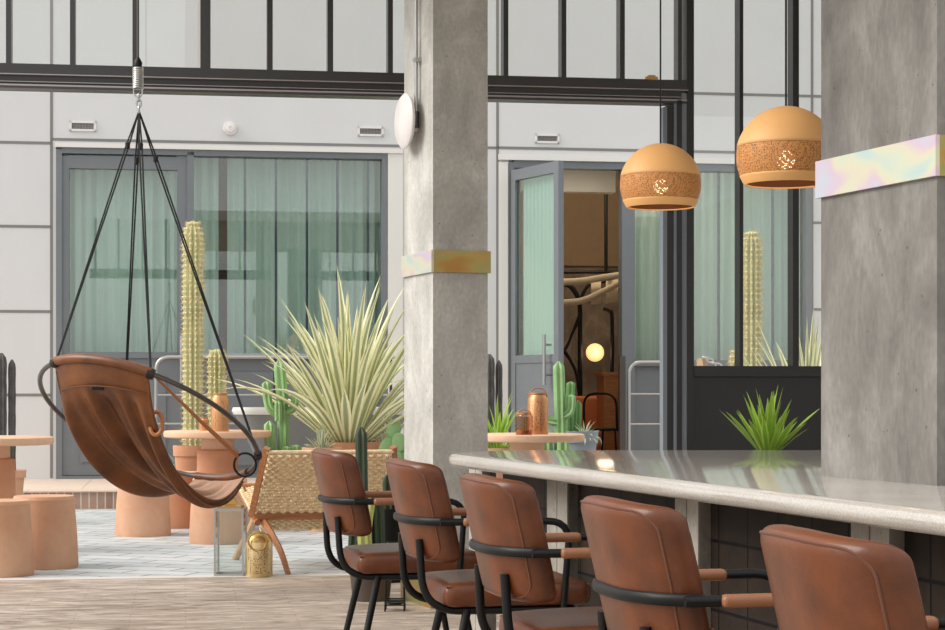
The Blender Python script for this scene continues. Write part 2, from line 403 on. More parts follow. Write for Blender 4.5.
# ------------------------------------------------------------------ the two planes: facade across the yard, and the sliding wall
class Frame:
    def __init__(s, scale0, vp=13000.0):
        s.phi = math.atan(F_ / (vp - X0)); s.O = Vector(((0 - X0) / scale0, F_ / scale0, 0))
        s.c, s.s = math.cos(s.phi), math.sin(s.phi)
    def a(s, px, d=0):
        ox, oy = s.O.x + d * s.s, s.O.y - d * s.c; t = (px - X0) / F_
        return (t * oy - ox) / (s.c - t * s.s)
    def z(s, px, py, d=0):
        y = s.O.y - d * s.c + s.a(px, d) * s.s
        return H - (py - YH) * y / F_
FAC = Frame(100.9); THR = Frame(183.2)
def FB(fr, q, d0, d1):                      # box in a frame: q=(px0,px1,pyTop,pyBottom), depth d0..d1 (towards camera); local y = -d
    d = d1
    return (fr.a(q[0], d), fr.a(q[1], d), -d1, -d0, fr.z((q[0] + q[1]) / 2, q[3], d), fr.z((q[0] + q[1]) / 2, q[2], d))
FK = dict(loc=FAC.O, rot=FAC.phi); TK = dict(loc=THR.O, rot=THR.phi)
STEP = .164

# ------------------------------------------------------------------ setting
thrY0 = THR.O
# indoor floor / courtyard ground (in threshold frame)
struct('floor', B(-6, 12, -.02, -16, -.1, 0), m_floor, **TK)
struct('ground', B(-8, 14, .10, 12, -.1, 0), m_pave, **TK)
struct('trim_1', B(-6, 12, -.02, .10, -.06, .004), M('threshold_stone', (206, 200, 194), .6), **TK)
# entrance platform at the facade
dstep = FAC.O.y - F_ / 115.2
struct('step_platform', B(-4, 14, -dstep, .3, -.02, STEP - .012), m_riser, **FK)
struct('step_tread', B(-4, 14, -dstep - .02, .3, STEP - .012, STEP), m_tread, **FK)
# facade wall as separate panels around the openings
zt = 6.0
w = struct('wall_back', B(
    (-4, FAC.a(56), 0, .25, STEP, zt),
    (FAC.a(56), FAC.a(387), 0, .25, FAC.z(200, 148), zt),
    (FAC.a(387), FAC.a(509), 0, .25, STEP, zt),
    (FAC.a(509), FAC.a(812), 0, .25, FAC.z(650, 161), zt),
    (FAC.a(812), 14, 0, .25, STEP, zt)), m_facade, **FK)
jb = bmesh.new()
def jv(px, y0, y1): a = FAC.a(px); box(jb, a - .014, a + .014, -.004, .01, FAC.z(px, y1), FAC.z(px, y0))
def jh(p0, p1, py):
    zz = FAC.z((p0 + p1) / 2, py); box(jb, FAC.a(p0), FAC.a(p1), -.004, .01, zz - .014, zz + .014)
jv(51.5, -90, 478); jv(497.5, -90, 478); jv(812, 172, 478); jv(812, -90, 161)
for y in (224.5, 310.5, 395): jh(-300, 51.5, y)
jh(-300, 51.5, 139.8); jh(51.5, 497, 143.6); jh(497, 940, 152)
for y in (224, 310, 395): jh(812, 1000, y)
jh(497, 950, 94)
jo = link('panel_joint', jb, m_joint, w, False)
# white reveal trims over and beside the windows
struct('trim_2', B(FB(FAC, (55, 403, 145.6, 150), 0, .05), FB(FAC, (388, 403, 150, 478), 0, .03)), m_white, **FK)
struct('trim_3', B(FB(FAC, (499, 822, 157, 162.5), 0, .05), FB(FAC, (499, 508, 162, 478), 0, .03)), m_white, **FK)

def frame_rects(fr, outer, inner, d0, d1):
    (a, b, t, bo), (c, e, it, ib) = outer, inner
    return [FB(fr, (a, c, t, bo), d0, d1), FB(fr, (e, b, t, bo), d0, d1), FB(fr, (c, e, t, it), d0, d1), FB(fr, (c, e, ib, bo), d0, d1)]
# window 1: glazed door leaf and fixed pane with curtains
w1 = struct('window_1', **FK)
link('window_frame', B(*frame_rects(FAC, (56, 387, 149, 479), (62, 382, 156, 475), -.14, .02), FB(FAC, (187, 194, 152, 478), -.14, .02)), m_blue, w1, False)
link('lower_panel', B(FB(FAC, (194, 382, 357, 475), -.1, -.04), FB(FAC, (208, 370, 372, 465), -.1, -.02)), m_blue, w1, False)
link('window_sill', B(FB(FAC, (194, 382, 353.5, 358), -.1, .04)), M('sill_metal', (150, 158, 164), .4), w1, False)
link('glass_pane', B(FB(FAC, (194, 382, 156, 354), -.09, -.07)), m_glass, w1, False)
m_reflbar = M('reflection_bar_blue', (58, 66, 86), .4)  # thin dark bars added inside the panes to imitate mullion reflections
for px in (245, 276, 307, 337.5, 368): link('reflection_bar', B(FB(FAC, (px - 1.2, px + 1.2, 156, 354), -.13, -.10)), m_reflbar, w1, False)
d1 = struct('door_1', **FK)
link('door_frame', B(*frame_rects(FAC, (62, 187, 156, 475), (69, 177, 169, 355), -.09, 0), FB(FAC, (69, 177, 352, 358), -.09, .03), FB(FAC, (80, 166, 375, 462), -.09, .015)), m_blue, d1, False)
link('glass_pane', B(FB(FAC, (69, 177, 169, 355), -.07, -.05)), m_glass, d1, False)
def handle(parent, px, y0, y1, d, fr=FAC):
    x = fr.a(px, d); z0, z1 = fr.z(px, y1, d), fr.z(px, y0, d); bm = T([(x, -d, z0), (x, -d, z1)], .018)
    for z in (z0 + .12, z1 - .12): tube(bm, [(x, -d + .09, z), (x, -d, z)], .012)
    return link('door_handle', bm, m_steel, parent)
handle(d1, 181.5, 336, 381, .09)
def hinge_rings(p, x, z): pass
# curtains: wavy cloth sheets
def curtain(label, px0, px1, y0, y1, d=-.3, waves=.085, amp=.035):
    a0, a1 = FAC.a(px0), FAC.a(px1); z0, z1 = FAC.z((px0 + px1) / 2, y1), FAC.z((px0 + px1) / 2, y0); bm = bmesh.new(); n = int((a1 - a0) / .012); rows = []
    R = random.Random(px0); ph = [R.uniform(0, 6) for _ in range(3)]
    for j in range(5):
        z = z0 + (z1 - z0) * j / 4; row = []
        for i in range(n + 1):
            u = a0 + (a1 - a0) * i / n
            y = -d + amp * (math.sin(u / waves * 2 * PI / 1.3 + ph[0]) + .5 * math.sin(u / waves * 2 * PI / 2.1 + ph[1])) * (1.1 - .1 * j)
            row.append(bm.verts.new((u, y, z)))
        rows.append(row)
    for A, Bq in zip(rows, rows[1:]):
        for i in range(n): bm.faces.new((A[i], A[i + 1], Bq[i + 1], Bq[i]))
    o = link('curtain', bm, m_curtain, None, loc=FAC.O, rot=FAC.phi)
    return tag(o, label, 'curtain', None)
curtain('pale green curtain behind the glazed door at far left', 60, 186, 150, 474)
curtain('narrow pale green curtain at the left end of the wide window, beside the dark gap', 191, 219, 150, 474)
curtain('wide pale green curtain hanging behind the striped-leaf plant', 228, 384, 150, 474)
# window 2 and open door 2
w2 = struct('window_2', **FK)
link('window_frame', B(FB(FAC, (509, 514, 162, 479), -.14, .02), FB(FAC, (514, 806, 162, 170), -.14, .02), FB(FAC, (622, 635, 170, 478), -.14, .02),
     FB(FAC, (806, 812, 162, 479), -.14, .02), FB(FAC, (666, 676, 170, 478), -.14, .02), FB(FAC, (635, 806, 360, 366), -.14, .03), FB(FAC, (635, 806, 468, 478), -.14, .02)), m_blue, w2, False)
link('lower_panel', B(FB(FAC, (635, 806, 366, 470), -.1, -.04)), m_blue, w2, False)
link('glass_pane', B(FB(FAC, (635, 666, 170, 360), -.09, -.07)), m_glass, w2, False)
link('glass_pane', B(FB(FAC, (676, 806, 170, 360), -.09, -.07)), m_glass, w2, False)
curtain('pale green curtain behind the narrow pane right of the open door', 634, 668, 164, 474)
curtain('pale green curtain in the right-hand window behind the tallest right cactus', 674, 808, 164, 474)
for px in (719, 773): link('reflection_bar', B(FB(FAC, (px - 1, px + 1, 170, 360), -.13, -.10)), m_reflbar, w2, False)  # reflection lines of the right-hand window, also added as bars
# open leaf
hp = FAC.O + Vector((FAC.c, FAC.s, 0)) * (FAC.a(513)) + Vector((FAC.s, -FAC.c, 0)) * .03
fe = Vector(((561 - X0) / 101.5, F_ / 101.5, 0)); dv = fe - hp; wl = dv.length; ra = math.atan2(dv.y, dv.x)
lz0, lz1 = STEP + .03, 3.31
d2 = struct('door_2', loc=(hp.x, hp.y, 0), rot=ra)
zm = 1.03 + (YH - 357) / 99
link('door_frame', B((0, .09, -.03, .03, lz0, lz1), (wl - .09, wl, -.03, .03, lz0, lz1), (.09, wl - .09, -.03, .03, lz1 - .11, lz1), (.09, wl - .09, -.03, .03, lz0, lz0 + .1),
     (.09, wl - .09, -.03, .03, zm - .06, zm + .02), (.09, wl - .09, -.02, .02, lz0 + .1, zm - .06)), m_blue, d2, False)
link('glass_pane', B((.09, wl - .09, -.008, .008, zm + .02, lz1 - .11)), m_glass, d2, False)
bm = T([(wl - .16, -.1, 1.1), (wl - .16, -.1, 1.6)], .018)
for z in (1.2, 1.5): tube(bm, [(wl - .16, -.02, z), (wl - .16, -.1, z)], .012)
link('door_handle', bm, m_steel, d2)
cu = bmesh.new(); rows = []
for z in (zm + .0, lz1 - .08):
    rows.append([cu.verts.new((.08 + (wl - .30) * i / 60, .07 + .022 * math.sin(i * .9), z)) for i in range(61)])
for i in range(60): cu.faces.new((rows[0][i], rows[0][i + 1], rows[1][i + 1], rows[1][i]))
link('door_curtain', cu, m_curtain, d2)
# the rooms behind the facade
aR0, aR1 = FAC.a(480), FAC.a(640)
struct('wall_room_back', B((-3, 14, 3.9, 4.1, STEP, 2.6)), m_room, **FK)
struct('wall_room_upper', B((-3, 14, 3.85, 4.1, 2.6, 4.2)), m_brown, **FK)
struct('wall_room_left', B((FAC.a(440), FAC.a(440) + .1, .35, 3.85, STEP, 4.0)), m_room, **FK)
struct('wall_room_side', B((FAC.a(640)+1.5, FAC.a(640) + 1.6, .35, 3.85, STEP, 4.0)), m_room, **FK)
struct('ceiling_room', B((-3, 14, .25, 4.1, 4.0, 4.1)), m_brown, **FK)
struct('floor_room', B((-3, 14, .25, 4.1, STEP - .05, STEP)), m_wood, **FK)
struct('trim_4', B((FAC.a(514), FAC.a(622), .3, .5, 3.14, 4.0)), m_beige, **FK)

# fittings on the facade
def vent(px0, px1, y0, y1, label):
    t = thing('wall_vent', label, 'vent', FAC.O, FAC.phi, 'slatted wall vents')
    q = FB(FAC, (px0, px1, y0, y1), 0, .02); x0, x1, ya, yb, z0, z1 = q
    link('vent_frame', B((x0, x1, ya, yb, z0, z0 + .02), (x0, x1, ya, yb, z1 - .02, z1), (x0, x0 + .02, ya, yb, z0, z1), (x1 - .02, x1, ya, yb, z0, z1)), m_white, t, False)
    rows = []
    nb = 14
    for j in range(3):
        for i in range(nb):
            a = x0 + .025 + (x1 - x0 - .05) * i / nb; rows.append((a, a + (x1 - x0 - .05) / nb * .6, ya + .006, yb, z0 + .02 + (z1 - z0 - .04) * (j + .1) / 3, z0 + .02 + (z1 - z0 - .04) * (j + .85) / 3))
    link('vent_grille', B(*rows), m_grille, t, False)
vent(69.5, 96, 121, 131, 'slatted vent on white facade, far left above the glazed door')
vent(358, 383.5, 126.5, 136, 'slatted vent on white facade, just left of the far pillar')
vent(535.5, 559.5, 134, 143, 'slatted vent on white facade, right of the far pillar over the open door')
al = thing('wall_sounder', 'round white alarm sounder on facade above the wide window', 'alarm', FAC.O + Vector((FAC.c, FAC.s, 0)) * FAC.a(230) + Vector((0, 0, FAC.z(230, 128.5))), FAC.phi)
def ylathe(prof, n=32):     # lathe whose axis is local -y (towards camera)
    bm = L(prof, n=n); bmesh.ops.rotate(bm, cent=(0, 0, 0), matrix=Matrix.Rotation(PI / 2, 3, 'X'), verts=bm.verts); return bm
link('sounder_base', ylathe([(0, 0), (.068, 0), (.07, .02), (.066, .05), (0, .052)]), m_plastic, al)
link('sounder_cap', ylathe([(.05, .052), (.046, .08), (.015, .085), (.012, .078), (0, .078)]), m_plastic, al)

# handrails along the facade windows
def handrail(px0, px1, label, curve_end, zs):
    d = .55
    t = thing('handrail', label, 'railing', FAC.O, FAC.phi, 'steel railings in front of the facade')
    a0, a1 = FAC.a(px0, d), FAC.a(px1, d); ztop = zs[0]
    link('top_rail', T(fillet([(a0, -d, STEP), (a0, -d, ztop), (a1, -d, ztop)] if not curve_end else [(a0, -d, STEP), (a0, -d, ztop), (a1, -d, ztop), (a1, -d, STEP)], .14), .018), m_steel, t)
    for z in zs[1:]: link('cross_rail', T([(a0, -d, z), (a1, -d, z)], .01), m_steel, t)
    k = 1
    while a0 + k * 1.15 < a1:
        link('post', T([(a0 + k * 1.15, -d, STEP), (a0 + k * 1.15, -d, ztop)], .014), m_darker, t); k += 1
zr = [H + (YH - y) / 103.5 for y in (356.5, 395, 424)]
handrail(156, 395, 'long steel railing below the wide window, behind the plants', False, zr)
handrail(629, 690, 'short steel railing right of the open door', False, [H + (YH - y) / 98.5 for y in (362, 394, 424)])
lp = link('door_post', B((-.03, .03, -.03, .03, STEP, H + 36 / 99)), m_gun, None, False, FAC.O + Vector((FAC.c, FAC.s, 0)) * FAC.a(622, .5) + Vector((FAC.s, -FAC.c, 0)) * .5, FAC.phi)
tag(lp, 'square grey steel post at right side of the open doorway', 'post')

# inside the doorway
def PR(px, py, s=84.2): return P(px, py, s)
gl = thing('globe_lamp', 'glowing round warm globe lamp on wall inside doorway', 'lamp', PR(595, 352.5, 84.2))
link('globe', L([(.108 * math.sin(PI * k / 16), -.108 * math.cos(PI * k / 16)) for k in range(17)]), m_globe, gl)
link('lamp_stem', T([(0, .02, 0), (0, .3, 0)], .012), m_black, gl)
def pipe(pts, r, label, s=84.8, name='wall_pipe'):
    return tag(link(name, T(smooth_path([P(x, y, s) for x, y in pts], 6), r), m_black), label, 'pipe', None)
pipe([(580, 470), (580, 330), (579, 302), (572, 288), (564, 284)], .028, 'black pipe with arched top left of the globe lamp')
pipe([(581, 420), (577, 375), (565, 352), (556, 345)], .022, 'black curved pipe branch below the globe lamp level, inside doorway', 85.2)
pipe([(580, 300), (588, 286), (600, 282), (625, 281)], .02, 'black pipe arching right over the globe lamp', 85.2)
pipe([(612, 372), (612, 318), (609, 311), (603, 309)], .022, 'hooked black pipe right of the globe lamp')
pipe([(581, 312), (574, 330), (566, 348), (556, 352)], .02, 'black pipe curving left from the upright inside doorway', 85.5)
pp = thing('ceiling_track', 'black rod and drop pipe hanging high inside doorway', 'fixture', P(606, 272, 87))
link('rod', T([(-.9, 0, 0), (.5, 0, 0)], .02), m_black, pp); link('drop_pipe', T([(0, 0, 0), (0, 0, 1.45)], .02), m_black, pp)
def drape(pts, hgt, label, s, name='hanging_cloth'):
    bm = bmesh.new(); c = smooth_path([P(x, y, s) for x, y in pts], 8); rows = [[], []]
    for i, p in enumerate(c):
        rows[0].append(bm.verts.new(p)); rows[1].append(bm.verts.new(p + Vector((0, .04, -hgt))))
    for i in range(len(c) - 1): bm.faces.new((rows[0][i], rows[0][i + 1], rows[1][i + 1], rows[1][i]))
    return tag(link(name, bm, m_linen, None, solid=.012), label, 'cloth')
drape([(556, 300), (580, 298), (600, 290), (626, 276)], .07, 'long pale cloth swag slung low across the doorway', 88)
drape([(556, 279), (580, 278), (600, 275), (626, 271)], .07, 'pale cloth strip stretched high across the doorway', 89)
drape([(591, 282), (601, 281)], .26, 'left of two short pale cloths hanging over the globe lamp', 86.5)
drape([(606, 281), (618, 279)], .26, 'right of two short pale cloths hanging over the globe lamp', 86.5)
sf = thing('sofa', 'orange upholstered sofa inside the doorway', 'sofa', G(570, 86.6) + Vector((0, 0, STEP)), FAC.phi)
link('seat', rbox(.8, .7, .42, .05, lambda p: p + Vector((0, 0, .21))), m_orange, sf)
link('backrest', rbox(.8, .2, .8, .06, lambda p: p + Vector((0, .3, .42))), m_orange, sf)
sh = thing('side_cabinet', 'reddish wooden cabinet right of the globe lamp', 'cabinet', P(614, 0, 88.5).xy.to_3d() + Vector((0, 0, STEP)), FAC.phi)
link('body', B((-.16, .16, -.18, .18, .08, 1.05)), m_wood, sh, False); link('top', B((-.18, .18, -.2, .2, 1.05, 1.09)), m_wood, sh, False)
link('base', B((-.14, .14, -.16, .16, 0, .08)), m_darker, sh, False)
hc = thing('metal_chair', 'black metal chair frame standing just inside doorway', 'chair', P(609, 0, 91).xy.to_3d() + Vector((0, 0, STEP)), 2.6)
link('backrest', T(fillet([(-.2, .2, .45), (-.2, .22, .85), (.2, .22, .85), (.2, .2, .45)], .15), .014), m_black, hc)
link('seat', L(cyl_prof(.21, .21, .44, .47, .008)), m_black, hc)
for sx in (-1, 1):
    for sy in (-1, 1): link('leg', T([(sx * .15, sy * .15, .45), (sx * .2, sy * .2, 0)], .012), m_black, hc)

for nm_, loc_, e_ in (('globe_light', (0, -.22, 0), 2), ('room_fill_light', (-.3, -1.6, 2.32), 90)):  # second entry: added unseen fill lamp, brightens the room behind the doorway
    q_l = bpy.data.lights.new(nm_, 'POINT'); q_l.energy = e_; q_l.color = (1, .80, .58); q_l.shadow_soft_size = .1
    q_o = bpy.data.objects.new(nm_, q_l); C.objects.link(q_o); q_o.parent = gl; q_o.location = loc_
# ------------------------------------------------------------------ sliding wall: header rail, transom, right bay
def TB(px0, px1, y0, y1, d0=-.05, d1=.05): return FB(THR, (px0, px1, y0, y1), d0, d1)
def zT(px, py, d=.05): return THR.z(px, py, d)
z_r0, z_r1 = zT(0, 87.5), zT(0, 62.8)
def rail(name, p0, p1):
    r = struct(name, **TK); a0, a1 = THR.a(p0, .05), THR.a(p1, .05); hh = z_r1 - z_r0
    link('header_beam', B((a0, a1, -.05, .07, z_r0 + hh * .58, z_r1), (a0, a1, -.03, .07, z_r0 + hh * .2, z_r0 + hh * .56), (a0, a1, -.05, .07, z_r0, z_r0 + hh * .1)), m_dark, r, False)
    link('header_strip', B((a0, a1, -.055, .05, z_r0 + hh * .55, z_r0 + hh * .59), (a0, a1, -.045, .05, z_r0 + hh * .26, z_r0 + hh * .29), (a0, a1, -.05, .05, z_r0 + hh * .1, z_r0 + hh * .17)), m_strip, r, False)
    return r
r1 = rail('window_3', -70, 412)
r2 = rail('window_4', 470, 688)
ztop = 3.55
def mull(parent, px, wpx, zb=None, mat=m_dark):
    a = THR.a(px, .05); hw = wpx / 181 / 2; zb = z_r1 if zb is None else zb
    return link('mullion', B((a - hw, a + hw, -.05, .05, zb, ztop)), mat, parent, False)
for px, wd in ((-54, 5), (8.5, 5), (72.5, 5), (135.5, 6), (205.5, 10), (270, 5.5), (330.5, 5.5), (390.5, 5)): mull(r1, px, wd)
a = THR.a(198.8, .05); link('mullion_trim', B((a - .006, a + .006, -.05, .05, z_r1, ztop)), m_white, r1, False)
link('glass_pane', B((THR.a(-70), THR.a(412), .0, .012, z_r1, ztop)), m_glass2, r1, False)
for px, wd in ((506, 5), (564, 5), (622.5, 5), (680, 4)): mull(r2, px, wd)
link('glass_pane', B((THR.a(470), THR.a(688), .0, .012, z_r1, ztop)), m_glass2, r2, False)
# jamb at the right end of the opening: nested dark frames
jm = struct('trim_5', B((THR.a(687, .05), THR.a(694, .05), -.05, .1, 0, ztop), (THR.a(677, .05), THR.a(682, .05), -.05, .05, 0, z_r0 + .02),
     (THR.a(668, .05), THR.a(674.5, .05), -.03, .05, 0, z_r0 - .01)), m_darker, **TK)
struct('trim_6', B((THR.a(682, .05), THR.a(687, .05), -.045, .05, 0, z_r0 + .06), (THR.a(674.5, .05), THR.a(677, .05), -.045, .05, 0, z_r0), (THR.a(664, .05), THR.a(668, .05), -.03, .05, 0, z_r0 - .02)), M('jamb_grey', (128, 136, 146), .4), **TK)
w5 = struct('window_5', **TK)
zs = zT(755, 366)
for px, wd in ((741.5, 4), (796, 6.5), (852, 5), (905, 5), (965, 6)): mull(w5, px, wd, zs, m_darker)
link('window_sill', B((THR.a(694, .05), THR.a(1000, .05), -.06, .08, zs - .06, zs)), m_blackpanel, w5, False)
link('lower_panel', B((THR.a(694, .05), THR.a(1000, .05), -.03, .06, 0.0, zs - .06)), m_blackpanel, w5, False)
link('glass_pane', B((THR.a(694), THR.a(1000), .0, .012, zs, ztop)), m_glass2, w5, False)
lk = thing('window_latch', 'small brass latch on dark header rail, left of first pendant cord', 'latch', THR.O + Vector((THR.c, THR.s, 0)) * THR.a(652, .05) + Vector((THR.s, -THR.c, 0)) * .04 + Vector((0, 0, zT(652, 80))), THR.phi)
link('latch_body', B((-.035, .035, -.01, .02, 0, .02), (-.02, .02, -.012, .015, .02, .028)), m_brass, lk, False)

# interior shell: ceiling and the walls behind / right of the camera
struct('ceiling', B(1.0, 8.5, -.05, -6.2, ztop, ztop + .15), m_ceil, **TK)
struct('wall_right', B(8.0, 8.2, 0, -15, 0, ztop), m_ceil, **TK)

# ------------------------------------------------------------------ pillars
pa = math.atan2(F_, -200 - X0)              # direction of the pillars' long faces (into depth)
def pillar(name, label, corner, lx, ly, mat, band, bh, plinth=False):
    # local x: along front face to the right; local y: along left face away
    rot = pa - PI / 2
    t = thing(name, label, 'pillar', corner, rot)
    link('shaft', B(0, lx, 0, ly, 0, ztop + .05), mat, t, False)
    e = .012
    link('band', B(-e, 0, -e, ly + e, band - bh / 2, band + bh / 2), m_film, t, False)['label'] = 'pearly iridescent metal band'
    link('band', B(0, lx + e, -e, 0, band - bh / 2, band + bh / 2), m_filmgold, t, False)['label'] = 'gold tinted metal band'
    if plinth:
        e = .015; link('kick_plate', B((-e, lx + e, -e, ly + e, 0, .18)), m_filmgold, t, False)['label'] = 'gold kick plate round the foot'
    return t
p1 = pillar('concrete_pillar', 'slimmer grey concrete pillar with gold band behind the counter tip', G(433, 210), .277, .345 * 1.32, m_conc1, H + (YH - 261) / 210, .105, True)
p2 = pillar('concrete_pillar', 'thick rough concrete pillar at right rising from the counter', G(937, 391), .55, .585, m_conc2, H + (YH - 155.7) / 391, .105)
# disc speaker on the left face of the far pillar, and its conduit
dsc = thing('wall_disc', 'round white disc mounted edge-on on the far pillar', 'wall light', (0, 0, 0), 0)
dr = pa - PI / 2
lf = G(433, 210) + Vector((math.cos(pa), math.sin(pa), 0)) * .26
dsc.location = lf + Vector((0, 0, H + (YH - 121) / 205)); dsc.rotation_euler = (0, 0, dr - PI / 2)
link('disc', ylathe([(0, .045), (.125, .045), (.135, .055), (.135, .062), (.12, .075), (0, .085)], 48), m_plastic, dsc)
link('mount', ylathe([(0, 0), (.05, 0), (.05, .05), (0, .05)]), m_plastic, dsc)
cd = thing('conduit', 'thin steel conduit running down the far pillar above white disc', 'pipe', lf - Vector((math.cos(pa), math.sin(pa), 0)) * .06 + Vector((0, 0, 0)), dr - PI / 2)
zc = H + (YH - 112) / 207
link('tube', T([(0, -.02, zc), (0, -.02, ztop)], .009), m_steel, cd)
link('junction', T([(0, -.02, zc - .07), (0, -.02, zc + .01)], .014), m_gun, cd)
for k in (.25, .6): link('clip', B((-.02, .02, -.03, 0, zc + k, zc + k + .02)), m_steel, cd, False)

# ------------------------------------------------------------------ counter
A0, A1 = P(498, 459.6, 281.7), P(945, 512.4, 501.7); A0.z = A1.z = 0
ud = (A1 - A0).normalized()                         # along front edge towards camera
CT = .79
def offset_poly(lines, radii, d, n=10):
    """convex polygon from lines (point, inward normal, ccw) shifted inward by d, filleted"""
    L2 = [(p + nn * d, nn) for p, nn in lines]; out = []
    N = len(L2); cs = []
    for i in range(N):
        (p, n1), (q, n2) = L2[i - 1], L2[i]
        det = n1.x * n2.y - n1.y * n2.x; c1, c2 = n1.dot(p), n2.dot(q)
        cs.append(Vector(((c1 * n2.y - c2 * n1.y) / det, (n1.x * c2 - n2.x * c1) / det, 0)))
    for i in range(N):
        n1, n2 = L2[i - 1][1], L2[i][1]; R = max(radii[i] - d, .004); V = cs[i]
        # centre of fillet at distance R from both lines
        bis = (n1 + n2).normalized(); cc = V + bis * (R / max(.05, bis.dot(n1)))
        a0 = math.atan2(-n1.y, -n1.x); a1 = math.atan2(-n2.y, -n2.x)
        while a1 - a0 > PI: a1 -= 2 * PI
        while a1 - a0 < -PI: a1 += 2 * PI
        for k in range(n + 1):
            a = a0 + (a1 - a0) * k / n; out.append(cc + Vector((math.cos(a), math.sin(a), 0)) * R)
    return out
YB = 7.86
nf = Vector((-ud.y, ud.x, 0));                      # inward normal (to the right)
if nf.x < 0: nf = -nf
lines = [(A0, nf), (Vector((1, 2.2, 0)), Vector((0, 1, 0))), (Vector((3.2, 5, 0)), Vector((-1, 0, 0))), (Vector((1, YB, 0)), Vector((.02, -1, 0)).normalized())]
radii = [.40, .05, .05, .05]                       # corner 0 = between last line and the front edge
bm = bmesh.new(); prev = None; r_ = .026
rings = []
for k in range(9):
    an = -PI / 2 + PI * k / 8
    rings.append((r_ * (1 - math.cos(an)), CT - r_ + r_ * math.sin(an)))
vr = []
for d, z in rings: vr.append([bm.verts.new((p.x, p.y, z)) for p in offset_poly(lines, radii, d)])
for A, Bq in zip(vr, vr[1:]):
    n = len(A)
    for k in range(n): bm.faces.new((A[k], A[(k + 1) % n], Bq[(k + 1) % n], Bq[k]))
bm.faces.new(vr[-1]); bm.faces.new(vr[0][::-1])
ctr = thing('bar_counter', 'long polished stone bar counter on dark tiled base', 'counter', A0)
o = link('countertop', bm, m_counter, ctr); o.matrix_parent_inverse = Matrix.Translation(-A0); 
# tiled base, built in a frame aligned to the edge: local y runs along edge away, x inward
rotc = math.atan2(-ud.y, -ud.x) - PI / 2
def CL(x, y): return x, y
yfar = (YB - .3 - A0.y) / (-ud.y)
bo = link('tiled_base', B((.24, 1.9, -6.0 + 1.6, yfar - .12, 0, CT - .053)), m_tile, ctr, False, (0, 0, 0), rotc)
def along(px, off):                                 # distance along edge (away positive) where px ray meets plane offset off inward
    t = (px - X0) / F_; p = A0 + nf * off; u = -ud
    return (t * p.y - p.x) / (u.x - t * u.y)
for (pa0, pa1) in ((469, 482), (547, 567), (675, 698), (851, 889)):
    y1, y0 = along(pa0, .20), along(pa1, .20); ym = (y0 + y1) / 2
    pr = link('pier', B((.20, .26, y0, ym - .004, 0, CT - .053), (.20, .26, ym + .004, y1, 0, CT - .053), (.205, .26, y0, y1, 0, CT - .06)), m_post, ctr, False, (0, 0, 0), rotc)
    pr['label'] = 'pale concrete pier'

